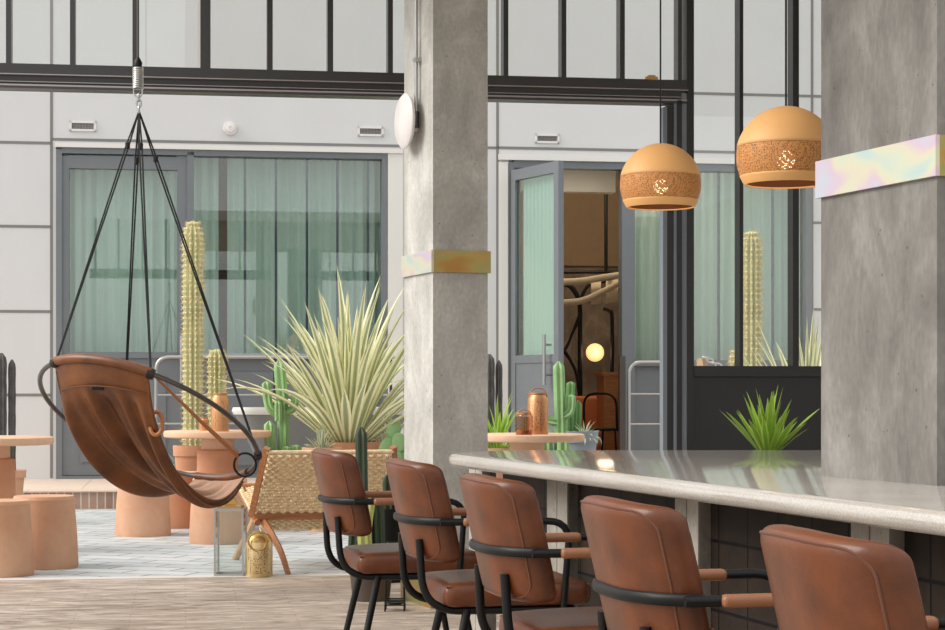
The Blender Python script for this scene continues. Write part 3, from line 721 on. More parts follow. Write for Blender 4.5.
# ------------------------------------------------------------------ bar chairs
def make_chair(label):
    t = thing('bar_chair', label, 'chair', (0, 0, 0), 0, 'brown leather armchairs along the bar')
    zc, zh = .682, .30
    def dfm(p):
        q = Vector(p); yy = q.y / .20; zz = q.z / (zh / 2)
        wdt = 1 - .07 * max(0, -zz)
        x = q.x - .215 - .22 * (q.z) + .072 * abs(yy) ** 3
        return Vector((x, q.y * wdt, q.z + zc - .012 * yy * yy * max(0, zz)))
    bk = link('backrest', rbox(.066, .40, zh, .028, dfm, 3, 14, 12), m_leather, t)
    for sx in (-1, 1):
        hy, hz, r = .20 - .012, zh / 2 - .012, .04
        pts = []
        for (cy, cz, a0) in ((hy - r, hz - r, 0), (-hy + r, hz - r, 90), (-hy + r, -hz + r, 180), (hy - r, -hz + r, 270)):
            for k in range(7):
                a = math.radians(a0 + 90 * k / 6); pts.append((cy + r * math.cos(a), cz + r * math.sin(a)))
        full = []
        for i in range(len(pts)):
            p, q = pts[i], pts[(i + 1) % len(pts)]; n = max(1, int(math.dist(p, q) / .03))
            for k in range(n): full.append((p[0] + (q[0] - p[0]) * k / n, p[1] + (q[1] - p[1]) * k / n))
        link('piping', T([dfm(Vector((sx * .0285, y, z))) for y, z in full], .0028, n=6, closed=True), m_piping, bk)
    st = link('seat', rbox(.44, .42, .07, .03, lambda p: Vector((p.x + .07, p.y * (1 + .08 * p.x / .23), p.z + .438 + .008 * (1 - (p.x / .23) ** 2) * (1 if p.z > 0 else 0))), 8, 8, 2), m_leather, t)
    link('piping', T([Vector((.02 + sx * .222 if False else x, y, .463)) for x, y in [(-.142, -.187), (-.142, .187), (.283, .207), (.283, -.207)]], .0028, n=6, closed=True), m_piping, st)
    fr = bmesh.new(); r = .0125
    # frame rail round the seat
    tube(fr, fillet([(-.11, -.15, .392), (.24, -.2, .392), (.24, .2, .392), (-.11, .15, .392)], .05), r)
    tube(fr, [(-.10, -.15, .392), (-.10, .15, .392)], r)
    link('seat_frame', fr, m_black, t)
    for s in (-1, 1):
        link('back_upright', T(fillet([(-.212, s * .13, .60), (-.200, s * .14, .392), (.06, s * .165, .390)], .17, 10), .0115), m_black, t)
        link('leg', T([(-.075, s * .160, .395), (-.165, s * .20, 0)], lambda q: .0135 - .004 * q), m_black, t)
        link('leg', T([(.20, s * .185, .395), (.28, s * .215, 0)], lambda q: .0135 - .004 * q), m_black, t)
        link('arm', T(fillet([(-.17, s * .225, .655), (.215, s * .24, .655), (.20, s * .222, .40)], .07), .0105), m_black, t)
        pd = link('arm_pad', rbox(.19, .030, .024, .010, lambda p, s=s: Vector((p.x - .01, p.y + s * .234, p.z + .655)), 4, 2, 2), M('arm_leather', (138, 90, 60), .4) if s == -1 and 'arm_leather' not in bpy.data.materials else bpy.data.materials['arm_leather'], t)
        link('bolt', L(cyl_prof(.019, .019, 0, .012, .003), n=16, c=(.20, s * .222, .382)), m_steel, t)
    # flat band wrapped round the back
    path = []
    for k in range(25):
        y = .218 - .436 * k / 24; yy = y / .20; path.append((-.033 - .004 - .209 + .072 * min(1, abs(yy) ** 3) + (.03 * max(0, abs(yy) - .97) / .1 if abs(yy) > .97 else 0), y, .655))
    path = [(-.13, .222, .655)] + path + [(-.13, -.222, .655)]
    link('back_band', T(path, .0115, n=10, flat=(1.0, .6)), m_black, t)
    return t
CH = [(313, 450), (387, 460), (461, 475), (580, 497), (757, 529)]
names = ['brown leather armchair farthest from camera, beside the woven lounge chair',
         'second brown leather armchair from the far end, before the far pillar',
         'middle brown leather armchair of the five, at the counter tip',
         'fourth brown leather armchair from the far end, armrests under counter edge',
         'nearest brown leather armchair, only its backrest top in view at bottom right']
ch0 = None
for (px, py), nm in zip(CH, names):
    s = (py - YH - (3.5 if px == 757 else 0)) / .21; far = Vector(((px - X0) / s, F_ / s, 0)); rz = math.radians(13.5)
    if px == 757: rz -= math.radians(1.8)
    off = Matrix.Rotation(rz, 3, 'Z') @ Vector((-.232, .205, 0)); loc = far - off + Vector((6 / s - .008, 0, 0))
    if ch0 is None: ch0 = make_chair(nm); ch0.location = loc; ch0.rotation_euler = (0, 0, rz)
    else: dup(ch0, loc, rz, nm)

# ------------------------------------------------------------------ pendants
def pendant(px, py, s, label):
    R = .16; c = P(px, py, s); t = thing('pendant_lamp', label, 'lamp', c, 0, 'ochre dome pendant lamps')
    prof = []
    cut = math.acos(-.56)
    for k in range(41):
        th = .05 + (cut - .05) * k / 40; prof.append((R * math.sin(th), R * math.cos(th)))
    th1 = math.acos(.2); th2 = math.acos(-.385)
    def seg(a, b, n): return [(R * math.sin(a + (b - a) * k / n), R * math.cos(a + (b - a) * k / n)) for k in range(n + 1)]
    link('lamp_shade', L(seg(.05, th1, 20), n=64), m_shade, t, solid=.004)
    link('perforated_band', L(seg(th1, th2, 12), n=64), m_perf, t)
    link('shade_rim', L(seg(th2, cut, 6) + [((R - .008) * math.sin(cut), R * math.cos(cut) + .002)], n=64), m_shade, t, solid=.003)
    R2 = R - .005
    def seg2(a, b, n): return [(R2 * math.sin(a + (b - a) * k / n), R2 * math.cos(a + (b - a) * k / n)) for k in range(n + 1)]
    link('dark_liner', L(seg2(.1, cut, 40), n=64), m_linerperf, t)
    link('bulb', L([(.03 * math.sin(PI * k / 12), -.03 * math.cos(PI * k / 12) - .01) for k in range(13)], n=20), m_bulb, t)
    link('socket', L(cyl_prof(.02, .02, .02, R, .003), n=20), m_black, t)
    link('cord', T([(0, 0, R), (0, 0, ztop - c.z)], .0035, n=8), m_black, t)
    pl = bpy.data.lights.new('pendant_light', 'POINT'); pl.energy = .5; pl.color = (1, .75, .5); pl.shadow_soft_size = .03
    lo = bpy.data.objects.new('pendant_light', pl); C.objects.link(lo); lo.parent = t; lo.location = (0, 0, -.06)
pendant(660.5, 184.5, 253, 'ochre dome pendant lamp farther away, hanging left over the counter')
pendant(786, 156.5, 309, 'ochre dome pendant lamp nearer and higher, partly behind thick pillar')

# ------------------------------------------------------------------ courtyard tables and stools
def table(px, s, label):
    t = thing('round_table', label, 'table', G(px, s), 0, 'terracotta pedestal tables')
    link('tabletop', L([(0, .69), (.38, .69), (.395, .697), (.4, .715), (.396, .736), (.385, .742), (0, .742)], n=64), m_terra3, t)
    link('pedestal', L(cyl_prof(.165, .15, 0, .60, .01), n=48), m_terra, t)
    link('pedestal_neck', L(cyl_prof(.12, .12, .60, .69, .004), n=48), m_terra3, t)
    return t
table(-9, 155, 'terracotta round table cut off at left edge of view')
table(217.5, 134, 'terracotta round table beside the tall cactus, holding a copper jar')
table(527, 145, 'terracotta round table right of the far pillar')
def stool(px, s, label, mat=m_terra2, r=.185, h=.42):
    t = thing('stool', label, 'stool', G(px, s), 0, 'terracotta drum stools')
    link('drum', L([(0, 0), (r * 1.06, 0), (r * 1.08, .015), (r * 1.03, h * .5), (r * .95, h - .03), (r * .95 + .003, h - .02)], n=56), mat, t)
    link('seat_top', L([(r * .95 + .003, h - .02), (r * .95, h - .008), (r * .93, h), (0, h + .002)], n=56), m_terra3 if mat is m_terra else m_terra2, t)
stool(-2, 177.5, 'terracotta drum stool cut by the left edge, nearest threshold', m_terra2)
stool(44, 170, 'terracotta drum stool just right of the leftmost one', m_terra2)
stool(143, 139, 'terracotta drum stool under the hanging chair', m_terra2)
stool(220, 146, 'terracotta drum stool behind the steel lantern', m_terra2, .195, .44)
stool(178, 131, 'shaded terracotta drum stool between two others, behind the hanging chair', m_terra)

# copper vessels
def jar(p, r, h, label, handle_=True, glass=False):
    t = thing('candle_lantern', label, 'lantern', p)
    prof = [(0, 0), (r, 0), (r * 1.02, .01), (r * 1.02, h * .86), (r * .82, h * .94), (r * .8, h)]
    link('vessel', L(prof, n=40), m_copperglass if glass else m_perfjar, t, solid=.002)
    if not glass: link('dark_liner', L([(0, .004), (r * .93, .006), (r * .93, h * .84), (r * .74, h * .92)], n=32), m_holeshade, t)  # dark insert added to imitate the shade behind the holes
    link('base', L([(0, .002), (r * .95, .002), (r * .95, .03), (0, .03)], n=32), m_copper, t)
    link('rim', L([(r * .78, h - .004), (r * .86, h - .004), (r * .86, h + .008), (r * .78, h + .008)], n=40), m_copper, t)
    if handle_:
        pts = [(r * .9 * math.cos(a), 0, h - .02 + r * 1.0 * math.sin(a) * .9) for a in [PI * k / 14 for k in range(15)]]
        link('handle', T(pts, .004, n=8), m_copper, t)
tb = .742
def on(px, s): g = G(px, s); g.z = tb + .001; return g
jar(on(220, 137), .062, .27, 'tall perforated copper jar on the table beside tall cactus', False)
jar(on(538, 146.5), .068, .275, 'tall perforated copper jar on the right-hand table')
jar(on(524, 148.5), .056, .14, 'small amber glass lantern with handle beside tall copper jar', True, True)
jar(on(204, 134), .035, .09, 'short copper cup on the table, left of the perforated jar', False)

# ------------------------------------------------------------------ plants
def pot(t, r0, r1, h, mat=m_terra, rim=True, soil=True, square=False):
    prof = [(0, 0), (r0, 0), (r1 * .97, h * .86)] + ([(r1 * 1.05, h * .86), (r1 * 1.07, h)] if rim else [(r1, h)]) + [(r1 * .9, h), (r1 * .88, h * .9)]
    o = link('pot', L(prof, n=40), mat, t)
    link('soil', L([(r1 * .89, h * .9), (r1 * .5, h * .92), (0, h * .93)], n=30), m_soil, t)
    return h * .9
def blade(bm, uvl, base, az, lean, length, width, droop, n=10, fold=.25, twist=0):
    """one strap leaf, arching"""
    d = Vector((math.cos(az), math.sin(az), 0)); side0 = Vector((-math.sin(az), math.cos(az), 0)); p = Vector(base); ang = lean; rows = []
    for i in range(n + 1):
        t = i / n; w = width * (.55 + .9 * t) if t < .45 else width * (.955 + .045) * max(0.0, (1 - ((t - .45) / .55) ** 1.7)); w = max(w, .0008)
        tang = d * math.sin(ang) + Vector((0, 0, math.cos(ang))); nr = tang.cross(side0).normalized()
        sd = (side0 * math.cos(twist * t) + nr * math.sin(twist * t))
        nn = tang.cross(sd)
        rows.append([bm.verts.new(p - sd * w / 2 + nn * w * fold), bm.verts.new(p), bm.verts.new(p + sd * w / 2 + nn * w * fold)])
        p = p + tang * (length / n); ang += droop / n * (.4 + 1.4 * t)
    for i in range(n):
        for j in range(2):
            f = bm.faces.new((rows[i][j], rows[i][j + 1], rows[i + 1][j + 1], rows[i + 1][j]))
            for lp_, (u, v) in zip(f.loops, ((j / 2, i / n), ((j + 1) / 2, i / n), ((j + 1) / 2, (i + 1) / n), (j / 2, (i + 1) / n))): lp_[uvl].uv = (u, v)
def rosette(n, lmin, lmax, width, lean0, lean1, droop, seed, base=(0, 0, 0), spread=.06, fold=.25, bias=None):
    R = random.Random(seed); bm = bmesh.new(); uvl = bm.loops.layers.uv.new('UVMap')
    for i in range(n):
        az = i * 2.39996 + R.uniform(-.3, .3); q = (i + .5) / n
        lean = lean0 + (lean1 - lean0) * q ** 1.15 + R.uniform(-.14, .14); ln = R.uniform(lmin, lmax) * (1 - .18 * q)
        b = Vector(base) + Vector((math.cos(az), math.sin(az), 0)) * spread * q
        blade(bm, uvl, b, az, lean, ln, width * R.uniform(.75, 1.15), droop * R.uniform(.3, 1.4) * (.4 + q), twist=R.uniform(-.7, .7), fold=fold)
    return bm
ph = thing('striped_flax', 'large flax plant with cream-striped sword leaves in courtyard', 'plant', G(348, 131))
hh = pot(ph, .17, .24, .65, m_terra)
link('foliage', rosette(112, .90, 1.46, .072, .02, .95, .62, 5, (0, 0, hh + .02), .12), m_phor, ph)
ph2 = thing('striped_flax', 'cream-striped flax plant beyond glazing at right, beside tall cactus', 'plant', G(808, 136))
hh = pot(ph2, .16, .22, .55, m_terra)
link('foliage', rosette(60, .8, 1.3, .055, .03, .95, .6, 9, (0, 0, hh + .02), .1), m_phor, ph2)
ag = thing('agave', 'small silvery agave behind the woven lounge chair top', 'plant', G(322, 135))
hh = pot(ag, .10, .14, .62, m_terra2)
link('foliage', rosette(30, .14, .24, .03, .05, 1.1, .5, 11, (0, 0, hh + .01), .03), m_phor2, ag)
ag2 = thing('spider_plant', 'striped plant with thin arching leaves, left of far pillar', 'plant', G(391, 129))
hh = pot(ag2, .11, .15, .52, m_terra)
link('foliage', rosette(46, .28, .52, .02, .05, 1.1, 1.6, 13, (0, 0, hh + .01), .03), m_phor, ag2)
ag3 = thing('aloe', 'spiky green aloe beyond the left stools, by tall cactus pot', 'plant', G(188, 118))
hh = pot(ag3, .12, .15, .32, m_terra2)
link('foliage', rosette(26, .2, .34, .028, .05, .9, .3, 15, (0, 0, hh + .01), .03), m_aloe, ag3)
ag4 = thing('aloe', 'pale green aloe in planter immediately right of the far pillar', 'plant', G(497, 136))
hh = pot(ag4, .14, .19, .62, m_terra2)
link('foliage', rosette(34, .25, .5, .03, .05, 1.0, .6, 17, (0, 0, hh + .01), .04), m_yucca, ag4)
yu = thing('yucca', 'bright green spiky yucca standing behind the counter by black panel', 'plant', G(768, 232))
hh = pot(yu, .12, .17, .76, m_darkpot)
link('foliage', rosette(46, .19, .34, .034, .02, .92, .12, 19, (0, 0, hh + .07), .03, fold=.15), m_yucca, yu)
link('trunk', L([(.045, 0), (.04, .05), (.03, .1), (0, .12)], c=(0, 0, hh - .02), n=14), m_wood, yu)

def col_cactus(parent, base, h, r, ribs=9, spines=True, mat=m_cactp, name='stem', lean=(0, 0)):
    n = 26; pts = [Vector(base) + Vector((lean[0] * (k / n), lean[1] * (k / n), h * k / n)) for k in range(n + 1)]
    bm = bmesh.new()
    rf = lambda t: r * (1 if t < .93 else max(.12, math.sqrt(max(0, 1 - ((t - .93) / .072) ** 2)))) * (1 + .03 * math.sin(t * 30))
    tube(bm, pts, rf, n=ribs * 6, rib=(ribs, .34))
    o = link(name, bm, mat, parent)
    if spines:
        sb = bmesh.new(); R = random.Random(int(h * 1000)); nz = int(h / .042)
        for i in range(nz):
            t = (i + .5) / nz; c = Vector(base) + Vector((lean[0] * t, lean[1] * t, h * t)); rr = rf(t)
            for k in range(ribs):
                a = 2 * PI * k / ribs + .0
                # ribs peak where cos(ribs*an)=1, start direction along x
                d0 = Vector((math.cos(a), math.sin(a), 0)); p = c + d0 * rr * .98
                for q in range(6):
                    v = (d0 + Vector((R.uniform(-.9, .9), R.uniform(-.9, .9), R.uniform(-.9, .9)))).normalized() * .040
                    sv = v.cross(Vector((R.random(), R.random(), 1))).normalized() * .0036
                    x = [sb.verts.new(p - sv), sb.verts.new(p + sv), sb.verts.new(p + v)]; sb.faces.new(x)
                lathe(sb, [(0, -.012), (.012, 0), (0, .012)], n=5, c=tuple(p))
        link('spines', sb, m_spine, o, False)
    return o
def big_cactus(px, s, ztop_, r, label, pothgt=.45, pr=.16):
    t = thing('column_cactus', label, 'cactus', G(px, s), 0, 'spiny column cacti'); hh = pot(t, pr * .75, pr, pothgt, m_terra)
    col_cactus(t, (0, 0, hh), ztop_ - hh, r, ribs=11); return t
big_cactus(193, 124, H + (YH - 221) / 124, .078, 'tallest spiny column cactus in front of the left windows', .60, .15)
big_cactus(217, 121, H + (YH - 349) / 121, .072, 'shorter spiny column cactus behind the copper jar', .5, .14)
big_cactus(751.5, 130, H + (YH - 231) / 130, .072, 'tall spiny column cactus seen through glazing at right', .45, .15)
big_cactus(737, 126, H + (YH - 349) / 126, .055, 'low spiny column cactus, left foot of the tall right one', .4, .12)
def arms_cactus(name, label, loc, stems, pr, ph_, potmat, mat, ribs=6):
    t = thing(name, label, 'cactus', loc, 0); hh = pot(t, pr * .8, pr, ph_, potmat)
    for pts, r in stems:
        pp_ = smooth_path([Vector((x, y, z + hh - .01)) for x, y, z in pts], 7)
        bm = bmesh.new(); tube(bm, pp_, lambda q, r=r: r * (1 if q < .9 else max(.15, math.sqrt(max(0, 1 - ((q - .9) / .102) ** 2)))), n=ribs * 5, rib=(ribs, .45))
        link('stem', bm, mat, t)
    return t
arms_cactus('branching_cactus', 'green branching cactus left of the striped flax', G(283, 132),
    [([(0, 0, 0), (0, 0, .35), (-.03, 0, .76)], .045), ([(0, 0, .34), (-.10, -.01, .40), (-.13, 0, .60)], .034), ([(0, 0, .36), (.08, 0, .40), (.09, 0, .52)], .03),
     ([(-.09, -.03, 0), (-.1, -.04, .30)], .042), ([(.1, -.03, 0), (.1, -.03, .12)], .04), ([(.03, -.08, 0), (.035, -.08, .11)], .035), ([(-.03, -.05, .3), (-.03, -.06, .45)], .028)], .13, .58, m_terra, m_cact)
arms_cactus('branching_cactus', 'green branching cactus before the open door', G(560, 138),
    [([(0, 0, 0), (0, 0, .35), (-.01, 0, .74)], .042), ([(0, 0, .3), (-.11, 0, .33), (-.14, 0, .47)], .034), ([(0, 0, .34), (.07, 0, .38), (.08, 0, .50)], .035),
     ([(-.1, -.03, 0), (-.11, -.04, .26)], .05), ([(.02, -.09, 0), (.02, -.09, .2)], .045), ([(.1, -.05, 0), (.105, -.05, .1)], .035)], .13, .58, m_terra2, m_cact)
gp = arms_cactus('potted_cactus', 'dark green cactus with trailing succulent in grey planter, inside right of branching cactus', G(577, 118),
    [([(-.06, 0, 0), (-.06, 0, .3), (-.05, 0, .50)], .038), ([(.0, .04, 0), (.01, .04, .34)], .035), ([(-.1, -.03, 0), (-.1, -.03, .25)], .04)], .17, .70, m_greypot, M('mid_cactus', (96, 140, 80), .5, var=.15))
link('succulent', rosette(40, .10, .2, .016, .3, 1.6, 1.4, 23, (.06, -.06, .64), .06), m_phor2, gp)
dc = arms_cactus('dark_cactus', 'dark green ribbed cactus in brown pot behind the farthest armchair', G(371, 202),
    [([(-.035, .02, 0), (-.045, .02, .3), (-.05, .02, .655)], .030), ([(.04, .03, 0), (.03, .03, .34)], .032), ([(-.09, .05, 0), (-.08, .04, .2)], .03)], .115, .235, m_darkpot, m_cactd)
st2 = smooth_path([(-.02, -.03, .2), (-.03, -.04, .33), (-.01, -.035, .5)], 8)
link('stem', T(st2, .035, n=30, rib=(6, .35)), m_cacty, dc)['label'] = 'yellow green stem'
bp_ = arms_cactus('potted_cactus', 'cactus in tall black pot beside the far pillar, behind armchairs', G(389, 184), [([(0, 0, 0), (0, 0, .24)], .035), ([(.05, 0, 0), (.06, 0, .16)], .03)], .105, .40, m_black, m_cactd)
# prickly pear
ppr = thing('prickly_pear', 'small prickly pear in terracotta pot touching the far pillar edge', 'cactus', G(399, 133)); hh = pot(ppr, .1, .14, .5, m_terra)
R = random.Random(3)
for i, (x, z, a) in enumerate(((-.03, .07, .2), (.05, .08, -.4), (-.09, .17, .5), (.0, .2, 0), (.1, .18, -.6), (-.04, .3, .2))):
    bm = L([(.055 * math.sin(PI * k / 10) ** .8, -.075 * math.cos(PI * k / 10)) for k in range(11)], n=20, sy=.25)
    bmesh.ops.rotate(bm, cent=(0, 0, 0), matrix=Matrix.Rotation(a, 3, 'Y'), verts=bm.verts); bmesh.ops.translate(bm, vec=(x, (i % 3) * .02 - .02, hh + z), verts=bm.verts)
    link('pad', bm, m_aloe if False else m_cact, ppr)
# dark dried columns
for px, s, zt_, lab in ((4, 128, H + (YH - 353) / 128, 'dark grey dried column cactus behind the leftmost table'), (492, 124, H + (YH - 354) / 124, 'dark grey dried column cactus showing right of the far pillar')):
    t = thing('dried_cactus', lab, 'cactus', G(px, s), 0, 'dried column cacti'); hh = pot(t, .12, .16, .42, m_terra2)
    col_cactus(t, (-.02, 0, hh), zt_ - hh, .042, 7, False, m_greycol); col_cactus(t, (.055, .03, hh), zt_ - hh - .05, .03, 7, False, m_greycol)
# large basin behind the flax
bs = thing('basin_planter', 'large grey oval planter with white rim behind the striped flax', 'planter', G(322, 118))
link('bowl', L([(0, 0), (.34, 0), (.38, .06), (.62, .6), (.74, .84), (.70, .84), (.6, .62), (0, .6)], n=64, sy=.42), m_basin, bs)
link('rim', L([(.69, .84), (.75, .84), (.765, .87), (.755, .90), (.70, .90), (.69, .88), (.69, .84)], n=64, sy=.42), m_white, bs)

# ------------------------------------------------------------------ wood easel with chain beyond glazing
ez = thing('a_frame_sign', 'wooden a-frame with chain standing outside, beside glazing post', 'sign', G(712, 150))
link('leg', T([(-.07, 0, 1.25), (.12, -.02, 0)], -.07 * 0 + .035, n=4), m_paleWood, ez); link('leg', T([(-.07, .04, 1.25), (-.2, .35, 0)], .022, n=4), m_paleWood, ez)
def chain(parent, p0, p1, n, rl, rt, sag=0, mat=m_steel):
    p0, p1 = Vector(p0), Vector(p1); bm = bmesh.new()
    for i in range(n):
        t = (i + .5) / n; c = p0.lerp(p1, t) + Vector((0, 0, -sag * 4 * t * (1 - t))); d = (p1 - p0).normalized()
        sd = d.cross(Vector((0, 1, 0)) if i % 2 else Vector((.3, 0, 1) if abs(d.z) < .9 else (1, .1, 0))).normalized()
        tube(bm, [c + d * rl * math.cos(a) + sd * rl * .55 * math.sin(a) for a in [2 * PI * k / 12 for k in range(12)]], rt, n=6, closed=True)
    return link('chain', bm, mat, parent)
chain(ez, (-.06, -.03, 1.27), (.34, -.03, 1.17), 14, .022, .005, .05, m_white)

# ------------------------------------------------------------------ lanterns by the threshold
ln = thing('glass_lantern', 'tall steel and glass lantern with brass cap on courtyard edge', 'lantern', G(230.5, 178))
w_, h_ = .078, .38
bm = bmesh.new()
for sx in (-1, 1):
    for sy in (-1, 1): box(bm, sx * w_ - .005, sx * w_ + .005, sy * w_ - .005, sy * w_ + .005, 0, h_)
for z in (0, h_ - .014):
    for s_ in (-1, 1): box(bm, -w_, w_, s_ * w_ - .006, s_ * w_ + .006, z, z + .014); box(bm, s_ * w_ - .006, s_ * w_ + .006, -w_, w_, z, z + .014)
link('frame', bm, m_steel, ln, False)
link('glass_pane', B((-w_ + .006, w_ - .006, -w_ - .001, -w_ + .001, .014, h_ - .014), (-w_ + .006, w_ - .006, w_ - .001, w_ + .001, .014, h_ - .014), (-w_ - .001, -w_ + .001, -w_ + .006, w_ - .006, .014, h_ - .014), (w_ - .001, w_ + .001, -w_ + .006, w_ - .006, .014, h_ - .014)), m_glass3, ln, False)
link('cap', L([(0, h_), (w_ * 1.25, h_), (w_ * 1.2, h_ + .012), (.05, h_ + .022), (.04, h_ + .05), (.045, h_ + .06), (0, h_ + .065)], n=4), m_brass, ln, False).rotation_euler = (0, 0, PI / 4)
link('handle', T(fillet([(-.03, 0, h_ + .05), (-.03, 0, h_ + .085), (.07, 0, h_ + .13), (.085, 0, h_ + .09)], .02), .007), m_brass, ln)
gd = thing('gold_lantern', 'gold perforated cylinder lantern with ring handle, by chair leg', 'lantern', G(259, 179))
link('cylinder', L([(0, 0), (.072, 0), (.075, .01), (.075, .19), (.07, .205), (.06, .21)], n=48), m_perfgold, gd, solid=.002)
link('lid', L([(.075, .19), (.074, .205), (.055, .235), (.02, .25), (0, .252)], n=40), m_brass, gd)
link('handle', T([(.05 * math.cos(a), -.072, .20 + .05 * math.sin(a)) for a in [2 * PI * k / 28 for k in range(28)]], .005, n=8, closed=True), m_brass, gd)
link('dark_liner', L([(0, .006), (.066, .008), (.066, .19)], n=32), M('hole_shade_gold', (150, 116, 66), .6, metal=.3), gd)  # darker insert added so the perforations look shaded inside
wl_ = thing('wire_lantern', 'black wire-frame lantern on floor against the far pillar foot', 'lantern', G(395, 212))
bm = bmesh.new(); q_ = .045
for sx in (-1, 1):
    for sy in (-1, 1): tube(bm, [(sx * q_, sy * q_, .03), (sx * q_ * .8, sy * q_ * .8, .32)], .003, n=6)
for z, f in ((.03, 1), (.05, 1), (.32, .8)): tube(bm, [(-q_ * f, -q_ * f, z), (q_ * f, -q_ * f, z), (q_ * f, q_ * f, z), (-q_ * f, q_ * f, z)], .0035, n=6, closed=True)
for sx in (-1, 1):
    for sy in (-1, 1): tube(bm, [(sx * q_, sy * q_, .03), (sx * q_, sy * q_, 0)], .004, n=6)
link('frame', bm, m_black, wl_); link('candle_plate', L(cyl_prof(.04, .04, .032, .04, .002), n=20), m_black, wl_)

# ------------------------------------------------------------------ woven lounge chair (seen from behind)
wc = thing('lounge_chair', 'low wooden lounge chair with woven rush back, seen from behind', 'chair', G(324, 171), math.radians(15))
# local: -y towards camera (behind the chair), +y the sitter's front
def woven(name, corner, ux, uy, nu, nv, amp=.012, r=.0088, taper=None):
    """rows of weft over warp cords; corner + ux*u + uy*v"""
    corner, ux, uy = Vector(corner), Vector(ux), Vector(uy); nrm = ux.cross(uy).normalized(); bm = bmesh.new()
    for j in range(nv):
        v = (j + .5) / nv; k0 = taper(v) if taper else 0; pts = []
        for i in range(nu * 3 + 1):
            u = i / (nu * 3); uu = k0 + u * (1 - 2 * k0)
            pts.append(corner + ux * uu + uy * v + nrm * amp * math.cos(PI * i / 3 + PI * (j % 2)) + uy.normalized() * random.uniform(-.0015, .0015))
        tube(bm, pts, r, n=6, flat=(1, 1))
    for i in range(nu + 1):
        u = i / nu
        pts = []
        for j in range(12):
            v = j / 11; k0 = taper(v) if taper else 0; pts.append(corner + ux * (k0 + u * (1 - 2 * k0)) + uy * v)
        tube(bm, pts, .005, n=5)
    return link(name, bm, m_weave, wc)
tp = lambda v: .065 * v
woven('woven_back', (-.41, -.02, .33), (.82, 0, 0), (0, -.19, .345), 30, 20, taper=tp)
woven('woven_seat', (-.41, 0, .30), (.82, 0, 0), (0, .62, .14), 30, 30)
woven('woven_skirt', (-.36, -.0, .325), (.72, 0, 0), (0, .10, -.10), 30, 8)
for s_ in (-1, 1):
    link('back_post', T([(s_ * .425, 0, .31), (s_ * .368, -.205, .712)], .024, n=4), m_wood, wc)
    link('side_rail', T([(s_ * .40, -.06, .275), (s_ * .40, .64, .425)], .018, n=8), m_wood, wc)
    link('leg', T(smooth_path([(s_ * .38, .16, .31), (s_ * .35, -.06, .26), (s_ * .30, -.26, .13), (s_ * .27, -.36, 0)], 6), lambda q: .027 - .006 * q, n=8, flat=(1, .7)), m_wood, wc)
    link('leg', T([(s_ * .37, .18, .30), (s_ * .42, .72, 0)], .022, n=8), m_paleWood, wc)
link('rear_rail', rbox(.84, .035, .045, .01, lambda p: p + Vector((0, -.015, .31)), 3, 2, 2), m_wood, wc)
link('top_rail', T([(-.37, -.205, .685), (.37, -.205, .685)], .012, n=8), m_weave, wc)
link('front_rail', T([(-.44, .63, .455), (.44, .63, .455)], .018, n=8), m_wood, wc)

# ------------------------------------------------------------------ hanging chair
S_ = 200.0
hcn = P(149, 421, S_)
sw = thing('hanging_chair', 'brown leather sling swing chair hung on black ropes from a spring', 'swing chair', hcn)
U = Vector((.545, 0, -.19)); Wv = Vector((.084, -.50, .235))
def hoop(deg):
    a = math.radians(deg); return U * math.cos(a) + Wv * math.sin(a)
link('hoop', T([hoop(k * 5) for k in range(72)], .0125, n=12, closed=True), m_gun, sw)
def sling_pt(t, u):
    """t across 0(left edge)..1(right edge), u from back 0 to front 1"""
    b = hoop(147 - 57 * t); f = hoop(-62 + 38 * t)
    b = b + Vector((0, 0, .012)); mid = (b + f) / 2
    c1 = b + Vector((.04 - .04 * t, .03, -.56 + .16 * t)); c2 = f + Vector((-.20 + .04 * t, -.04, -.22 - .22 * t))
    p = b * (1 - u) ** 3 + c1 * 3 * u * (1 - u) ** 2 + c2 * 3 * u * u * (1 - u) + f * u ** 3
    return p
bm = bmesh.new(); NT, NU = 60, 60; rows = []
for i in range(NT + 1):
    t = i / NT; row = []
    for j in range(NU + 1):
        u = j / NU; p = sling_pt(t, u)
        e = 1e-3; du = sling_pt(t, min(1, u + e)) - sling_pt(t, max(0, u - e)); dt = sling_pt(min(1, t + e), u) - sling_pt(max(0, t - e), u)
        nr = du.cross(dt).normalized()
        env = math.sin(PI * min(1, u * 1.02)) ** .7
        env *= min(1, max(0, (u - .09) / .08)); fold = .02 * math.sin(t * 21 + 2.2 * u) + .013 * math.sin(t * 37 - 3 * u + 1) + .02 * math.sin(t * 8 + u * 3) 
        p = p + nr * fold * env - nr * .05 * math.sin(PI * t) * env
        row.append(bm.verts.new(p))
    rows.append(row)
for i in range(NT):
    for j in range(NU): bm.faces.new((rows[i][j], rows[i + 1][j], rows[i + 1][j + 1], rows[i][j + 1]))
lb = bmesh.new(); lrows = []
qa = (rows[31][30].co - rows[29][30].co).cross(rows[30][31].co - rows[30][29].co); sg_ = 1 if qa.dot(Vector((.1, 0, .1)) - rows[30][30].co) > 0 else -1
for i in range(NT + 1):
    row = []
    for j in range(NU + 1):
        p = rows[i][j].co; a_ = rows[min(NT, i + 1)][j].co - rows[max(0, i - 1)][j].co; b_ = rows[i][min(NU, j + 1)].co - rows[i][max(0, j - 1)].co
        nr = a_.cross(b_).normalized()
        nr = nr * sg_
        row.append(lb.verts.new(p + nr * .006))
    lrows.append(row)
for i in range(NT):
    for j in range(NU): lb.faces.new((lrows[i][j], lrows[i + 1][j], lrows[i + 1][j + 1], lrows[i][j + 1]))
sl = link('sling', bm, m_swing, sw, solid=.004)
link('suede_lining', lb, M('suede', (168, 134, 112), .85), sl)['label'] = 'paler suede inner side'
